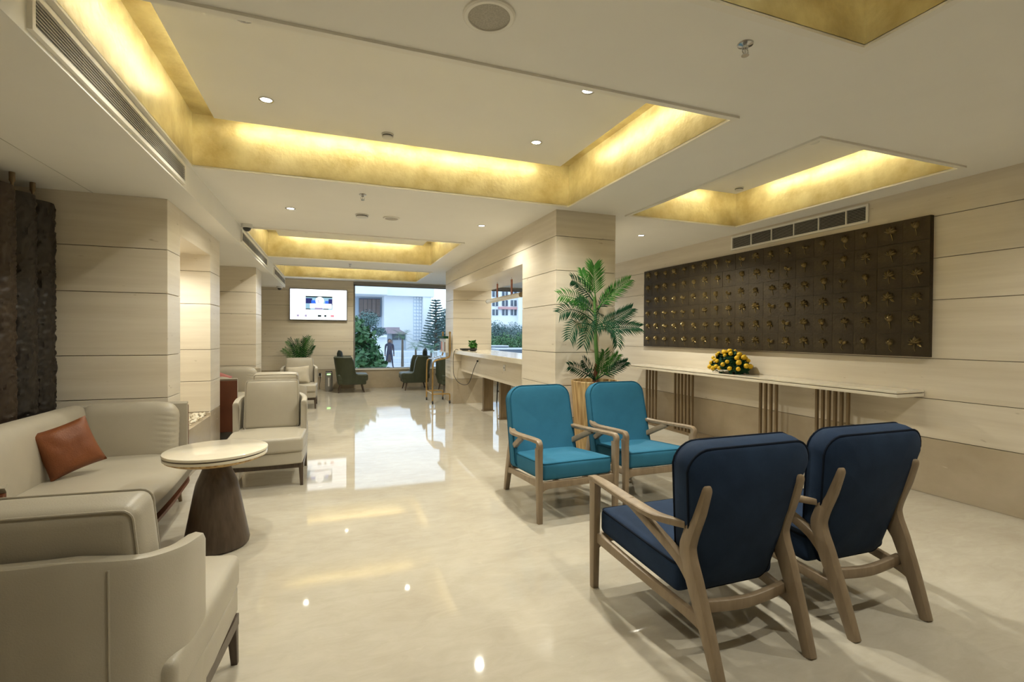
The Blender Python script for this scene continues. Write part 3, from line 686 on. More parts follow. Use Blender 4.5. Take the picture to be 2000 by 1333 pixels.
# ---------------------------------------------------------------- palm in a pot
def frond(name, m, parent, b, tip, bend, ll, n=20, side=None, droop=.25, seed=0):
    rnd = random.Random(seed); b, tip = Vector(b), Vector(tip); c = (b+tip)/2+Vector(bend); pts = []
    for i in range(n+5):
        t = i/(n+4); pts.append(b*(1-t)**2+c*2*t*(1-t)+tip*t*t)
    def f(bm):
        sweep(bm, pts[::2] if len(pts) % 2 else pts[::2]+[pts[-1]], lerpr([.007, .002], len(pts[::2] if len(pts) % 2 else pts[::2]+[pts[-1]])), 5)
        up = side or Vector((0, -1, .3))
        for i in range(4, len(pts)):
            t = i/(len(pts)-1); tan = (pts[min(i+1, len(pts)-1)]-pts[i-1]).normalized(); s = tan.cross(up).normalized(); nr = s.cross(tan)
            L = ll*(.55+.6*math.sin(math.pi*(.12+.78*t)))*rnd.uniform(.88, 1.08)
            for sg in (-1, 1):
                d = (tan*(.55+.6*t)+s*sg*.85+nr*rnd.uniform(-.05, .28)).normalized(); p = pts[i]; w = tan.cross(nr).cross(d).normalized() if False else d.cross(nr).normalized()*.0078
                mid = p+d*L*.5+nr*.01; end = p+d*L-Vector((0, 0, droop*L*.4))
                v = [bm.verts.new(q) for q in (p-w*.4, p+w*.4, mid+w, end, mid-w)]; bm.faces.new((v[0], v[1], v[2], v[4])); bm.faces.new((v[4], v[2], v[3]))
    return mk(name, m, parent, f, 0)
PX, PY = 2.58, 4.46
t = thing('potted_palm', 'tall potted palm in a striped pine pot before the stone column', 'potted plant', (PX, PY, 0))
mk('pot', 'potwood', t, lambda bm: lathe(bm, [(.17, 0), (.178, .01), (.245, .86), (.252, .925), (.246, .932), (.225, .930), (.222, .89)], seg=40))
mk('soil', 'soil', t, lambda bm: lathe(bm, [(.223, .87), (.223, .893), (.001, .90)], seg=30))
mk('trunk', 'bark', t, lambda bm: sweep(bm, bez([(0, 0, .88), (.01, 0, 1.0), (.015, -.02, 1.12)], 4), lerpr([.034, .028, .022], 9), 10))
mk('stalk', 'stem', t, lambda bm: sweep(bm, bez([(.015, -.02, 1.10), (-.01, -.02, 1.35), (-.02, -.03, 1.60), (-.04, -.03, 1.80)], 5), lerpr([.022, .020, .017, .012], 16), 10))
def fr_px(m, bz, px, py, y=-.1, bend=(0, 0, .08), ll=.15, n=20, sd=0, bx=-.01):
    p = at(px, py, 'y', PY+y); frond('frond', m, t, (bx, -.02, bz), (p.x-PX, y, p.z), bend, ll, n, seed=sd)
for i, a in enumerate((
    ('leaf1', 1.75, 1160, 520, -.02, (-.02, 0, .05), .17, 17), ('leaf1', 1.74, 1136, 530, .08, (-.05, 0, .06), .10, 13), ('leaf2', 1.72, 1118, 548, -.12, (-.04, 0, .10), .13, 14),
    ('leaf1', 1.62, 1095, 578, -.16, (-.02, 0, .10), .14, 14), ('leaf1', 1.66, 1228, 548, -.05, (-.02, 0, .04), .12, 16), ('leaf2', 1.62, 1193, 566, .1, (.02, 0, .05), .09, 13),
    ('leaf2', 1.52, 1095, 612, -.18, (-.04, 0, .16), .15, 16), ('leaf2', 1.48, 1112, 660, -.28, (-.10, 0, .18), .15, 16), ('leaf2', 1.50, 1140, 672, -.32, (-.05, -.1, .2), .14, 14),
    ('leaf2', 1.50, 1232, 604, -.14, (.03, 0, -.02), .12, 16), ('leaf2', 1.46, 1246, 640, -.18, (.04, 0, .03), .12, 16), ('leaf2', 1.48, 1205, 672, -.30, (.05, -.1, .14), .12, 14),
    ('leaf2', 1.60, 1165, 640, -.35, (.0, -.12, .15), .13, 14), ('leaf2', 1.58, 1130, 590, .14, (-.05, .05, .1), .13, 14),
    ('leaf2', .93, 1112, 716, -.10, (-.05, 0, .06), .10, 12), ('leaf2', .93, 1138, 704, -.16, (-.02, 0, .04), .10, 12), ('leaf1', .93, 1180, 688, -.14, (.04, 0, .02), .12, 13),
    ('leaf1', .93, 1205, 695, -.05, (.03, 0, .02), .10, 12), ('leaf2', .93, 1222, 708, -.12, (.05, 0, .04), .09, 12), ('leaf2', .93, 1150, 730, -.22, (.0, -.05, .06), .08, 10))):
    fr_px(*a, sd=i)

# ---------------------------------------------------------------- carved hanging columns
def carved(y, m, label, seed):
    t = thing('carved_column', label, 'carved column', (-2.125, y, 0), 0, 'hanging carved wooden columns'); z0, z1, r0 = .10, 2.385, .118
    def f(bm):
        loops = []; nz, nt = 190, 64
        for i in range(nz+1):
            z = z0+(z1-z0)*i/nz; l = []
            for k in range(nt):
                a = 2*math.pi*k/nt; p = Vector((math.cos(a)*1.7, math.sin(a)*1.7, z*6.5+seed*7)); w = p+Vector((noise.noise(p*1.1), noise.noise(p*1.1+Vector((9, 0, 0))), noise.noise(p*1.1+Vector((0, 9, 0)))))*1.2
                h = abs(noise.noise(w*1.6)); d = .012*(1-min(1, h*4.2))+.006*noise.noise(w*4)
                e = min(1, (z1-z)/.05, (z-z0)/.05); l.append((math.cos(a)*(r0+d*e), math.sin(a)*(r0+d*e), z))
            loops.append(l)
        loft(bm, loops)
    mk('shaft', m, t, f, 60)
    mk('hanger', 'bronze', t, lambda bm: lathe(bm, [(.018, z1-.002), (.018, z1+.03), (.009, z1+.04), (.009, z1+.07), (.017, z1+.085), (.017, ZS+.005)], seg=16))
carved(4.70, 'carve', 'dark carved wooden column hung from the ceiling, nearest the stone pilaster', 1)
carved(4.45, 'carve', 'dark carved wooden column hung from the ceiling, middle of three', 2)
carved(4.20, 'carve2', 'brown carved wooden column at the left edge of the picture', 3)

# ---------------------------------------------------------------- niche pebbles
def peb(bm):
    rnd = random.Random(3)
    for i in range(420):
        x, y = rnd.uniform(-2.0, -1.325), rnd.uniform(5.24, 6.37); c = Vector((x, y, .482+rnd.uniform(0, .014))); m_ = bmesh.ops.create_icosphere(bm, subdivisions=1, radius=rnd.uniform(.012, .024))
        s = Vector((rnd.uniform(.8, 1.4), rnd.uniform(.8, 1.4), .7))
        for v in m_['verts']: v.co = Vector((v.co.x*s.x, v.co.y*s.y, v.co.z*s.z))+c
pe = mk('pebbles', 'pebble', None, peb, 60); pe['kind'] = 'stuff'; tag(pe, 'bed of white pebbles on the niche ledge', 'pebbles')

# ---------------------------------------------------------------- counter between the columns
ct = thing('counter', 'high stone counter between the two stone columns', 'counter', (0, 0, 0))
boxobj('counter_top', 'top', ct, 2.285, 3.05, CA[3]+.003, CB[2]-.003, 1.02, 1.09, r=.004)
boxobj('apron', 'stone', ct, 2.45, 2.49, CA[3]+.003, CB[2]-.003, .66, 1.02, r=.003)
boxobj('rear_apron', 'stone', ct, 2.93, 2.97, CA[3]+.003, CB[2]-.003, .84, 1.02, r=.003)
for y in (8.55, 7.60, 6.55):
    mk('leg', 'bronze', ct, lambda bm: (rbox(bm, 2.60, 2.78, y-.05, y+.05, .012, 1.02, r=.004), rbox(bm, 2.58, 2.80, y-.07, y+.07, 0, .014, r=.003)))
def outlet(name, label, loc, rz):
    o = thing(name, label, 'outlet', loc, rz)
    boxobj('plate', 'white', o, -.045, .045, -.008, 0, -.045, .045, r=.003)
    for x in (-.015, .015): boxobj('socket', 'black', o, x-.006, x+.006, -.0095, -.007, -.012, .012)
    return o
outlet('wall_outlet', 'socket plate with a plugged in cable on the counter apron', (2.45, 8.35, .93), R_(-90))
outlet('wall_outlet', 'square socket plate on the counter apron nearer the camera', (2.45, 6.95, .90), R_(-90))
outlet('wall_outlet', 'socket plate low on the far wall beside the far armchair', (-.30, YF, .36), 0)
cab = mk('power_cable', 'black', None, lambda bm: sweep(bm, bez([(2.43, 8.35, .93), (2.40, 8.45, .80), (2.36, 8.7, .50), (2.30, 9.1, .46), (2.27, 9.45, .58), (2.262, 9.50, .75), (2.262, 9.48, 1.0), (2.30, 9.46, 1.10), (2.36, 9.50, 1.097)], 8), .006, 6)); tag(cab, 'thin dark cable drooping from the counter socket up to its top', 'cable')
boxobj('plug', 'black', cab, 2.415, 2.452, 8.335, 8.365, .915, .945, r=.004)
sp = thing('small_plant', 'tiny leafy plant in a dark bowl on the counter', 'potted plant', (2.50, 8.9, 1.09))
mk('bowl', 'black', sp, lambda bm: lathe(bm, [(.05, 0), (.075, .02), (.08, .05), (.07, .052), (.01, .045)], seg=20))
def ball(c, r, sz=1):
    def f(rd):
        n = Vector((rd.gauss(0, 1), rd.gauss(0, 1), rd.gauss(0, 1))).normalized(); return Vector(c)+Vector((n.x*r, n.y*r, n.z*r*sz))*rd.uniform(.4, 1), n
    return f
mk('leaves', 'leaf1', sp, lambda bm: leaves(bm, 90, ball((0, 0, .12), .07), .07, random), 0)
dish = mk('dish', 'black', None, lambda bm: lathe(bm, [(.05, 0), (.10, .015), (.11, .04), (.10, .042), (.02, .02)], seg=24)); dish.location = (2.44, 9.25, 1.09); tag(dish, 'dark shallow dish beside the tiny plant on the counter', 'dish')
pl = thing('pendant_lamp', 'horizontal tube pendant hung on two copper straps over the counter', 'pendant lamp', (2.62, 0, 0))
mk('tube', 'white', pl, lambda bm: cyl(bm, (0, 6.70, 2.0), (0, 8.35, 2.0), .038, seg=20))
for y in (7.12, 7.82): boxobj('strap', 'copper', pl, -.006, .006, y-.028, y+.028, 1.98, 2.27, r=.002)
for y in (7.12, 7.82): mk('rod', 'chrome', pl, lambda bm: cyl(bm, (0, y, 2.26), (0, y, 2.302), .006, seg=8))
for y in (6.70, 8.35): mk('end_cap', 'bronze', pl, lambda bm: cyl(bm, (0, y-.006, 2.0), (0, y+.006, 2.0), .040, seg=20))
# dark chair behind the counter
dc = thing('bar_chair', 'dark chair half hidden behind the counter legs', 'chair', (3.35, 9.2, 0))
boxobj('seat', 'cushdark', dc, -.22, .22, -.22, .22, .56, .64, r=.02)
boxobj('backrest', 'cushdark', dc, .18, .22, -.22, .22, .64, .95, r=.015)
for x in (-.2, .2):
    for y in (-.2, .2): mk('leg', 'black', dc, lambda bm: sweep(bm, [(x*.9, y*.9, .57), (x, y, 0)], [.017, .012], 8))
mk('stretcher', 'black', dc, lambda bm: sweep(bm, [(-.19, -.19, .25), (.19, -.19, .25), (.19, .19, .25), (-.19, .19, .25)], .009, 6, cyc=True))

# ---------------------------------------------------------------- far end of the room
tv = thing('wall_screen', 'bright wall mounted television on the far wall', 'television', (-.98, YF, 1.755))
boxobj('body', 'black', tv, -.015, 1.325, -.075, -.03, -.015, .765, r=.004)
boxobj('mount', 'black', tv, .4, .9, -.03, 0, .15, .6)
boxobj('screen', 'scr_white', tv, 0, 1.31, -.0775, -.074, 0, .75)
def spr(m, x0, x1, z0, z1, k=1): boxobj('picture_area', m, tv, x0, x1, -.078-.0006*k, -.0775, z0, z1)
spr('scr_cyan', .35, .97, .25, .58, 1); spr('scr_dark', .35, .97, .55, .585, 2); spr('scr_navy', .35, .50, .40, .53, 2); spr('scr_blue', .48, .58, .40, .48, 3); spr('scr_blue', .80, .90, .40, .47, 2); spr('scr_navy', .88, .97, .37, .52, 3)
spr('scr_white', .45, .95, .28, .40, 4); spr('scr_dark', .35, .46, .25, .275, 4); spr('scr_dark', .76, .88, .25, .275, 5); spr('scr_grey', .56, .74, .25, .30, 5)
mk('picture_disc', 'scr_white', tv, lambda bm: loft(bm, [[(.675+.10*math.cos(a), y, .47+.10*math.sin(a)) for a in [i*math.pi/14 for i in range(28)]] for y in (-.0822, -.0775)]))
mk('picture_mark', 'scr_grey', tv, lambda bm: sweep(bm, [(.63, -.0824, .50), (.655, -.0824, .42)], .009, 6)); spr('scr_grey', .715, .725, .42, .50, 9)
for x, w, mm in ((.15, .05, 'scr_grey'), (.33, .05, 'scr_grey'), (.63, .08, 'scr_dark'), (.78, .05, 'scr_dark'), (.93, .08, 'scr_pink')): spr(mm, x, x+w, .07, .12, 2)
def tub_chair(label, x, y, rz):
    t = thing('tub_chair', label, 'armchair', (x, y, 0), rz, 'olive green tub chairs')
    def shell(bm):
        pl_ = bez([(.34, .30, 0), (.36, .05, 0), (.33, -.25, 0), (.20, -.36, 0), (0, -.38, 0)], 6); pl_ = pl_+[Vector((-p.x, p.y, 0)) for p in pl_[-2::-1]]; n = len(pl_); loops = []
        for i, p in enumerate(pl_):
            a, b = pl_[max(i-1, 0)], pl_[min(i+1, n-1)]; s = (b-a).normalized(); nr = Vector((s.y, -s.x, 0)); nr = nr if nr.dot(p) > 0 else -nr
            w = min(i, n-1-i)/(n/2); zt = .44+.42*max(0, min(1, (w-.20)/.06)); fl = .05
            loops.append([p*.82+nr*o*.5+Vector((0, 0, .20)) if k in (0, 5) else p+nr*(o+fl*(z-.4))+Vector((0, 0, z)) for k, (o, z) in enumerate(((0, .2), (0, zt-.02), (-.02, zt), (-.07, zt), (-.09, zt-.02), (-.09, .2)))])
        loft(bm, loops)
    mk('shell', 'green', t, shell, 50)
    mk('seat', 'green', t, lambda bm: cushion(bm, (0, .03, .36), (.29, .35, .08), .04, (0, .01, .012)))
    mk('base', 'green', t, lambda bm: cushion(bm, (0, .02, .25), (.28, .32, .06), .03))
    for sx in (-1, 1):
        for sy in (-1, 1): mk('leg', 'darkwood', t, lambda bm: sweep(bm, [(sx*.22, sy*.24, .21), (sx*.26, sy*.29, 0)], [.022, .013], 10))
tub_chair('olive green tub chair left of the window facing right', .42, 12.42, R_(-90))
tub_chair('olive green tub chair under the window facing left', 1.98, 12.48, R_(90))
tub_chair('olive green tub chair partly hidden behind the brass trolley', 2.74, 11.72, R_(0))
pillow('cushion', 'dark green cushion on the left tub chair', 'cushdark', (.16, 12.45, .86), .30, .30, .12, (0, R_(5), R_(80)))
pillow('cushion', 'dark green cushion on the tub chair under the window', 'cushdark', (2.22, 12.45, .88), .34, .34, .12, (0, R_(-8), R_(75)))
pillow('cushion', 'black cushion on the tub chair behind the brass trolley', 'cushdark', (2.74, 11.54, .88), .36, .32, .13, (R_(12), R_(8), 0))
ap = thing('air_purifier', 'slim dark floor unit with a green light beside the left tub chair', 'air purifier', (-.09, 12.72, 0))
boxobj('body', 'alu', ap, -.085, .085, -.085, .085, 0, .47, r=.02); boxobj('indicator', 'led_green', ap, -.04, .04, -.087, -.082, .40, .425, r=.002); boxobj('label_strip', 'white', ap, -.015, .015, -.0875, -.08, .12, .33, r=.002); boxobj('lid', 'black', ap, -.075, .075, -.075, .075, .468, .485, r=.006)
plug2 = mk('charger', 'black', None, lambda bm: (rbox(bm, -.325, -.275, YF-.06, YF-.009, .355, .42, r=.008), sweep(bm, bez([(-.30, YF-.04, .355), (-.29, YF-.04, .25), (-.31, YF-.03, .1), (-.30, YF-.05, .01)], 5), .005, 6)), 35); tag(plug2, 'black charger with a hanging lead in the far wall socket', 'charger')
fp = thing('areca_palm', 'bushy green palm behind the far armchair below the screen', 'potted plant', (-.72, 12.72, 0))
mk('pot', 'white', fp, lambda bm: lathe(bm, [(.14, 0), (.19, .36), (.20, .40), (.17, .40), (.16, .36), (.001, .36)], seg=28))
for i in range(20):
    a = i*2.4+.3; r = .16+.26*((i*7) % 10)/10; zt = 1.02+.45*(1-r/.45)+.08*math.sin(i); y = max(-.4, min(.28, math.sin(a)*r))
    frond('frond', 'leaf1' if i % 3 else 'leaf2', fp, (0, 0, .38), (math.cos(a)*r, y, zt), (math.cos(a)*-.02, 0, .14), .11, 14, side=Vector((math.cos(a+1.6), math.sin(a+1.6), .2)) if False else None, seed=i+40)
# brass trolley
ca = thing('brass_trolley', 'brass tube trolley with slatted shelf and brochure rack beside the far column', 'trolley', (2.06, 10.0, 0))
cx0, cx1, cy0, cy1 = -.20, .17, -.33, .33
for y in (cy0, cy1):
    mk('front_post', 'brass', ca, lambda bm: sweep(bm, bez([(cx0+.02, y, .06), (cx0+.02, y, .45), (cx0+.03, y, .80), (cx0+.08, y, .875), (cx1-.06, y, .93), (cx1-.01, y, .97), (cx1, y, 1.06), (cx1, y, 1.42)], 6), .016, 10, Vector((0, 1, 0))))
    mk('rear_foot', 'brass', ca, lambda bm: sweep(bm, bez([(cx0+.02, y, .20), (cx1-.04, y, .20), (cx1, y, .17), (cx1, y, .06)], 5), .014, 10, Vector((0, 1, 0))))
    mk('finial', 'brass', ca, lambda bm: lathe(bm, [(.016, 1.41), (.024, 1.43), (.022, 1.455), (.001, 1.47)], (cx1, y, 0), 14))
    for x in (cx0+.02, cx1):
        w = mk('castor', 'black', ca, lambda bm: (sweep(bm, [(x-.012, y, .035), (x+.012, y, .035)], .034, 16), cyl(bm, (x, y, .035), (x, y, .075), .011, seg=8)))
for x in (cx0+.02,): mk('crossbar', 'brass', ca, lambda bm: sweep(bm, [(x, cy0, .20), (x, cy1, .20)], .012, 8))
for i in range(5):
    u = i/4; x, z = cx0+.07+(cx1-.06-cx0-.07)*u, .89+.055*u; boxobj('slat', 'chrome', ca, x-.018, x+.018, cy0, cy1, z, z+.012, r=.003)
boxobj('rack_board', 'white', ca, cx1-.075, cx1-.02, cy0+.03, cy1-.03, 1.03, 1.32, r=.004)
for i in range(4): boxobj('brochure', 'scr_grey' if False else ('shutter', 'bgrey', 'pinkband', 'dkwin')[i], ca, cx1-.085, cx1-.074, cy0+.06+.14*i, cy0+.17+.14*i, 1.06+.02*(i % 2), 1.25+.02*(i % 2))
boxobj('top_box', 'leaf2', ca, cx1-.12, cx1-.02, cy0+.05, cy1-.05, 1.32, 1.37, r=.004)

# ---------------------------------------------------------------- outdoors
GZ = -.6
g = mk('ground', 'asphalt', None, lambda bm: box(bm, -60, 90, YF+.19, 120, GZ-.2, GZ), 0); struct(g)
YB1 = 42
def wall_px(name, m, par, px0, px1, py0, py1, y, d, zb=None):
    a, b = at(px0, py1, 'y', y), at(px1, py0, 'y', y); return boxobj(name, m, par, a.x, b.x, y, y+d, GZ if zb else a.z, b.z)
bl = thing('white_building', 'white building with a lattice strip seen through the window', 'building', (0, 0, 0))
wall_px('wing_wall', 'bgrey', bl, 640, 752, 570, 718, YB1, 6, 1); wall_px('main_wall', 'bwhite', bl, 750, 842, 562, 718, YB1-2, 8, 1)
wall_px('cornice', 'bwhite', bl, 640, 757, 560, 572, YB1-3.2, 3.3); wall_px('cornice', 'bwhite', bl, 748, 848, 562, 577, YB1-2.7, .8)
wall_px('pier', 'bwhite', bl, 826, 842, 577, 700, YB1-2.6, .7)
w = wall_px('window', 'dkwin', bl, 701, 743, 584, 619, YB1-.15, .2)
for i in range(5): wall_px('shutter', 'shutter', w, 702+8.2*i, 709.4+8.2*i, 585, 618, YB1-.25, .12)
a, b = at(807, 665, 'y', YB1-2), at(824, 580, 'y', YB1-2)
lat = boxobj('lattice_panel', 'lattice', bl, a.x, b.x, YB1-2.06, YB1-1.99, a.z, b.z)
nz = 13; cw = (b.x-a.x)/3
for i in range(3):
    for j in range(nz):
        x, z, h = a.x+cw*(i+.5), a.z+(b.z-a.z)*(j+.5)/nz, (b.z-a.z)/nz
        mk('lattice_block', 'bwhite', lat, lambda bm: loft(bm, [[(x+cw*.42*c, y, z+h*.42*s) for c, s in ((1, 0), (0, 1), (-1, 0), (0, -1))] for y in (YB1-2.14, YB1-2.06)]), 0)
YH = 36
hut = thing('gate_hut', 'small gate hut with a mauve sloping roof in front of the white building', 'hut', (0, 0, 0))
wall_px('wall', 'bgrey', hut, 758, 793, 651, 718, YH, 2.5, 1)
a, b = at(755, 652, 'y', YH-.5), at(797, 640, 'y', YH-.5)
mk('roof', 'rooftile', hut, lambda bm: loft(bm, [[(a.x, y, a.z), (b.x, y, a.z-.05), (b.x-.6, y, b.z-.15), (a.x+.9, y, b.z), (a.x, y, b.z)] for y in (YH-.6, YH+2.8)]), 0)
wall_px('window', 'dkwin', hut, 766, 778, 652, 664, YH-.06, .08); wall_px('door', 'shutter', hut, 757, 767, 664, 712, YH-.06, .08); wall_px('window', 'dkwin', hut, 780, 791, 654, 664, YH-.06, .08)
cp = thing('entrance_canopy', 'flat white canopy and block left of the gate hut', 'canopy', (0, 0, 0)); wall_px('slab', 'bwhite', cp, 728, 756, 655, 659, YH-2, 3); wall_px('block', 'bwhite', cp, 738, 756, 659, 718, YH-1.5, 2, 1)
YG = 33
fe = thing('white_railing', 'white metal railing and gate in front of the white building', 'fence', (0, 0, 0)); z0, z1 = at(800, 714, 'y', YG).z, at(800, 687, 'y', YG).z; xa, xb = at(766, 700, 'y', YG).x, at(866, 700, 'y', YG).x
for z in (z0+.05, (z0+z1)/2, z1-.03): boxobj('rail', 'bwhite', fe, xa, xb, YG-.03, YG+.03, z, z+.07)
n = 34
for i in range(n): x = xa+(xb-xa)*i/(n-1); boxobj('picket', 'bwhite', fe, x-.022, x+.022, YG-.02, YG+.02, GZ, z1)
lw = tag(wall_px('boundary_wall', 'lattice', None, 765, 880, 684, 718, YG+2, .3, 1), 'low white boundary wall behind the railing', 'wall')
# person outside
pp = at(760.5, 717, 'y', 29.5); pe_ = thing('person', 'person in dark clothes standing outside by the gate with arms at their sides', 'person', (pp.x, 29.5, GZ))
J = {'pel': (0, 0, .95), 'sp': (0, .0, 1.15), 'ch': (0, 0, 1.37), 'nk': (0, 0, 1.48), 'hd': (0, -.02, 1.60), 'ht': (0, -.01, 1.70)}
for s, k in ((-1, 'l'), (1, 'r')):
    J.update({'sh'+k: (s*.20, .005, 1.385), 'el'+k: (s*.24, .02, 1.13), 'wr'+k: (s*.25, -.04, .90), 'hn'+k: (s*.25, -.05, .80), 'hp'+k: (s*.10, 0, .90), 'kn'+k: (s*.16, -.02, .50), 'an'+k: (s*.21, .02, .08), 'to'+k: (s*.23, -.14, .04)})
names = list(J); E_ = [('pel', 'sp'), ('sp', 'ch'), ('ch', 'nk'), ('nk', 'hd'), ('hd', 'ht')]
for k in 'lr': E_ += [('ch', 'sh'+k), ('sh'+k, 'el'+k), ('el'+k, 'wr'+k), ('wr'+k, 'hn'+k), ('pel', 'hp'+k), ('hp'+k, 'kn'+k), ('kn'+k, 'an'+k), ('an'+k, 'to'+k)]
RAD = {'pel': .15, 'sp': .135, 'ch': .125, 'nk': .06, 'hd': .10, 'ht': .075, 'sh': .07, 'el': .048, 'wr': .036, 'hn': .04, 'hp': .08, 'kn': .055, 'an': .04, 'to': .04}
me = bpy.data.meshes.new('body'); me.from_pydata([J[k] for k in names], [(names.index(a), names.index(b)) for a, b in E_], []); me.materials.append(M['clothes'])
bo = bpy.data.objects.new('body', me); COL.objects.link(bo); bo.parent = pe_
sk = bo.modifiers.new('skin', 'SKIN'); sk.use_smooth_shade = True
lay = me.skin_vertices[0].data if len(me.skin_vertices) else None
if lay:
    for i, k in enumerate(names): r = RAD.get(k, RAD.get(k[:2], .06)); lay[i].radius = (r, r); lay[i].use_root = (k == 'pel')
bo.modifiers.new('subdiv', 'SUBSURF').levels = 2
mk('face', 'skin', pe_, lambda bm: cushion(bm, (0, -.055, 1.60), (.072, .075, .10), .07, fn=lambda p: (p.x, p.y-(.020*max(0, 1-abs(p.x)/.02)*max(0, 1-abs(p.z+.005)/.03) if p.y < 0 else 0), p.z), m=10))
for s in (-1, 1):
    mk('eye', 'black', pe_, lambda bm: cushion(bm, (s*.03, -.124, 1.615), (.011, .006, .006), .005)); mk('ear', 'skin', pe_, lambda bm: cushion(bm, (s*.095, -.01, 1.60), (.012, .02, .032), .01))
mk('mouth', 'cognac', pe_, lambda bm: cushion(bm, (0, -.126, 1.555), (.022, .005, .006), .004))
mk('hair', 'hair', pe_, lambda bm: cushion(bm, (0, .0, 1.655), (.095, .105, .085), .08))
for s in (-1, 1): mk('hand', 'skin', pe_, lambda bm: [sweep(bm, [(s*.25+d*.011, -.05-abs(d)*.004, .80), (s*.25+d*.017, -.06, .70+.012*abs(d))], [.016, .010], 6) for d in (-2, -1, 0, 1, 2)])
# trees
def tree(name, label, cat, base, crowns, m, size, dens, trunk=True, seed=0, group=None):
    t = thing(name, label, cat, base, 0, group); rnd = random.Random(seed)
    def f(bm):
        for c, r, sz in crowns: leaves(bm, int(dens*r*r), ball(c, r, sz), size, rnd)
    mk('foliage', m, t, f, 0)
    if trunk: mk('trunk', 'trunk', t, lambda bm: sweep(bm, [(0, 0, 0), (.05, 0, crowns[0][0][2])], [.09, .05], 8))
    return t
def pt(px, py, y): return at(px, py, 'y', y)
p0 = pt(712, 718, 17); b0 = Vector((p0.x, 17, GZ))
tree('broadleaf_shrub', 'large leafy shrub outside the window at its left edge', 'shrub', b0, [(pt(px, py, 17)-b0+Vector((0, random.uniform(-.5, .5), 0)), r, 1) for px, py, r in ((700, 650, .32), (702, 700, .36), (725, 690, .36), (715, 715, .42), (735, 705, .26), (695, 672, .28), (720, 662, .28), (738, 716, .26), (697, 630, .18))], 'tree1', .20, 1900, True, 1)
p1 = pt(720, 718, 26); b1 = Vector((p1.x, 26, GZ))
tree('clipped_tree', 'dark rounded tree standing behind the leafy shrub', 'tree', b1, [(pt(719, 626, 26)-b1, .62, .85), (pt(708, 634, 26)-b1, .45, .8), (pt(740, 648, 26)-b1, .42, .55), (pt(700, 690, 26)-b1, .7, 1)], 'tree2', .12, 3000, True, 2)
def pine(label, px, y, ztop, seed):
    q = pt(px, 690, y); t = thing('norfolk_pine', label, 'tree', (q.x, y, GZ)); H = ztop-GZ; rnd = random.Random(seed)
    mk('trunk', 'trunk', t, lambda bm: sweep(bm, [(0, 0, 0), (0, 0, H)], [.16, .03], 8))
    def f(bm):
        for i in range(19):
            z = H*(.22+.76*i/18); L = .25+.95*(1-i/18)
            for k in range(6):
                a = k*math.pi/3+i*.4; d = Vector((math.cos(a), math.sin(a), .18))
                sweep(bm, [Vector((0, 0, z)), Vector((0, 0, z))+d*L], [.03, .012], 4)
                for j in range(16):
                    p = Vector((0, 0, z))+d*L*(j+1)/16; s = Vector((-d.y, d.x, .25))
                    for sg in (-1, 1):
                        e = p+(s*sg+d*.7).normalized()*.15; w = Vector((0, 0, .045)); bm.faces.new([bm.verts.new(v) for v in (p-w, p+w, e)])
    mk('branches', 'tree2', t, f, 0)
pine('tall tiered pine at the right edge of the window', 851, 34, pt(851, 586, 34).z, 5)
q = pt(868, 690, 38); b2 = Vector((q.x, 38, GZ))
tree('bushy_tree', 'haze-tinted bluish bushy tree under the tiered pine', 'tree', b2, [(pt(px, py, 38)-b2, r, 1) for px, py, r in ((850, 655, .8), (868, 635, .9), (880, 660, 1.1), (860, 680, .9), (872, 615, .5))], 'tree2', .2, 900, True, 6)
for i, (px, lb) in enumerate(((812, 'small fan palm in front of the lattice strip'), (786, 'small slender palm beside the gate hut'), (842, 'small palm at the foot of the tiered pine'))):
    y = (32.1, 30.4, 28.8)[i]; q = pt(px, 700, y); t = thing('garden_palm', lb, 'palm', (q.x, y, GZ), 0, 'garden palms'); h = (1.0, 1.7, .9)[i]
    mk('trunk', 'trunk', t, lambda bm: sweep(bm, [(0, 0, 0), (0, 0, h)], [.09, .06], 8))
    for k in range(11):
        a = k*2*math.pi/11; frond('frond', 'tree1', t, (0, 0, h), (math.cos(a)*.62, math.sin(a)*.62, h+.25+.3*math.sin(k*2.3)), (0, 0, .28), .26, 9, side=Vector((0, 0, 1)), seed=k)
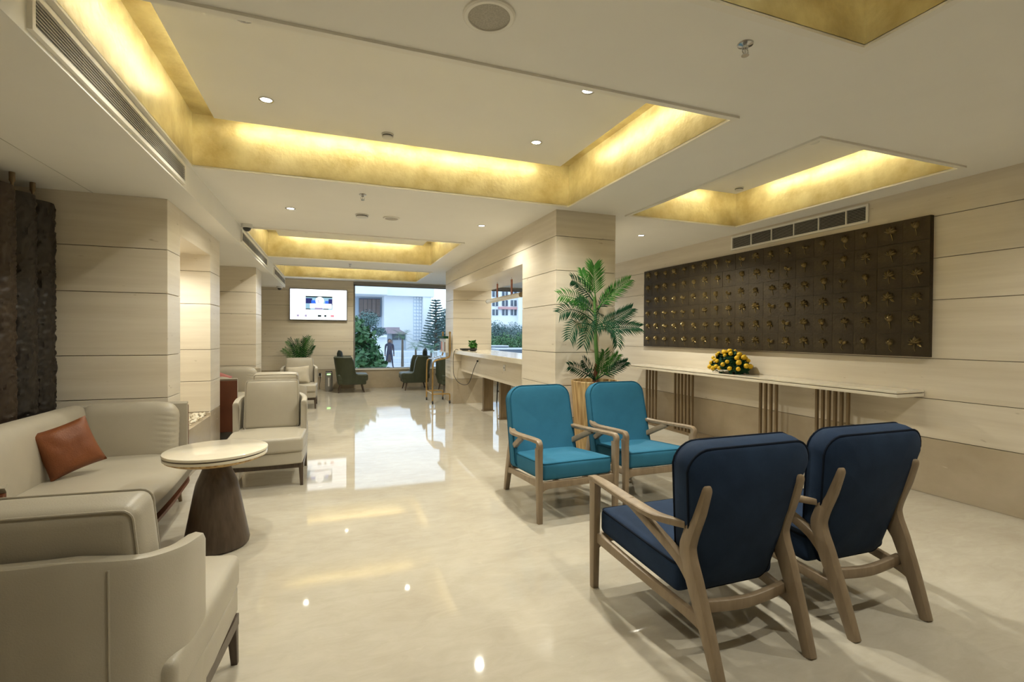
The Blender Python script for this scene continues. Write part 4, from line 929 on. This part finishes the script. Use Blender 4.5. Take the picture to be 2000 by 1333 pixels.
# view through the counter opening: buildings, trees, cars
YB2 = 60
b3 = thing('apartment_block', 'pale apartment block with blue windows and a pink band seen over the counter', 'building', (0, 0, 0))
wall_px('wall', 'bwhite', b3, 930, 1060, 540, 700, YB2, 8, 1)
wall_px('band', 'pinkband', b3, 975, 1015, 600.5, 604, YB2-.4, .5)
for px in (962, 981, 998, 1030):
    for py in (569, 587, 605): w = wall_px('window', 'dkwin', b3, px, px+11, py, py+11, YB2-.1, .15); wall_px('mullion', 'bwhite', w, px+5, px+6, py, py+11, YB2-.2, .1)
wall_px('column', 'bwhite', b3, 1012, 1018, 545, 700, YB2-.8, .8, 1)
for i, (px, py, y, r, mm, lb) in enumerate(((968, 650, 43, 1.45, 'tree2', 'haze-tinted bluish tree left of the pair before the apartment block'), (1003, 655, 49, 1.8, 'tree2', 'haze-tinted bluish tree right of the pair before the apartment block'), (985, 668, 35.5, .9, 'tree1', 'bright green shrub below the bluish trees'), (1020, 668, 39, 1.1, 'tree1', 'bright green shrub nearest the near column edge'), (950, 668, 39, 1.1, 'tree1', 'bright green shrub nearest the far column edge'))):
    q = pt(px, py, y); bb = Vector((q.x, y, GZ)); c = q-bb
    tree('roadside_tree', lb, 'tree', bb, [(c, r, .8), (c+Vector((r*.7, 0, -.3)), r*.7, .8), (c+Vector((-r*.7, 0, -.2)), r*.7, .8)], mm, .16, 1100, True, 20+i)
def car(label, px, y, group):
    q = pt(px, 690, y); t = thing('car', label, 'car', (q.x, y, GZ), 0, group)
    mk('body', 'carpaint', t, lambda bm: cushion(bm, (0, 0, .55), (2.1, .85, .33), .18, (.05, .05, .02), k=4))
    mk('cabin', 'dkwin', t, lambda bm: cushion(bm, (-.15, 0, 1.08), (1.15, .74, .30), .16, fn=lambda p: (p.x*(1-.35*(p.z+.3)/.6), p.y*(1-.12*(p.z+.3)/.6), p.z)))
    mk('roof', 'carpaint', t, lambda bm: cushion(bm, (-.15, 0, 1.385), (.72, .62, .035), .03))
    for x in (-1.3, 1.3):
        for y_ in (-.8, .8): mk('wheel', 'black', t, lambda bm: sweep(bm, [(x, y_-.1, .31), (x, y_+.1, .31)], .31, 20))
car('silver parked car seen over the counter, nearer one', 1003, 20.5, 'parked cars'); car('silver parked car seen over the counter, further one', 968, 26, 'parked cars')
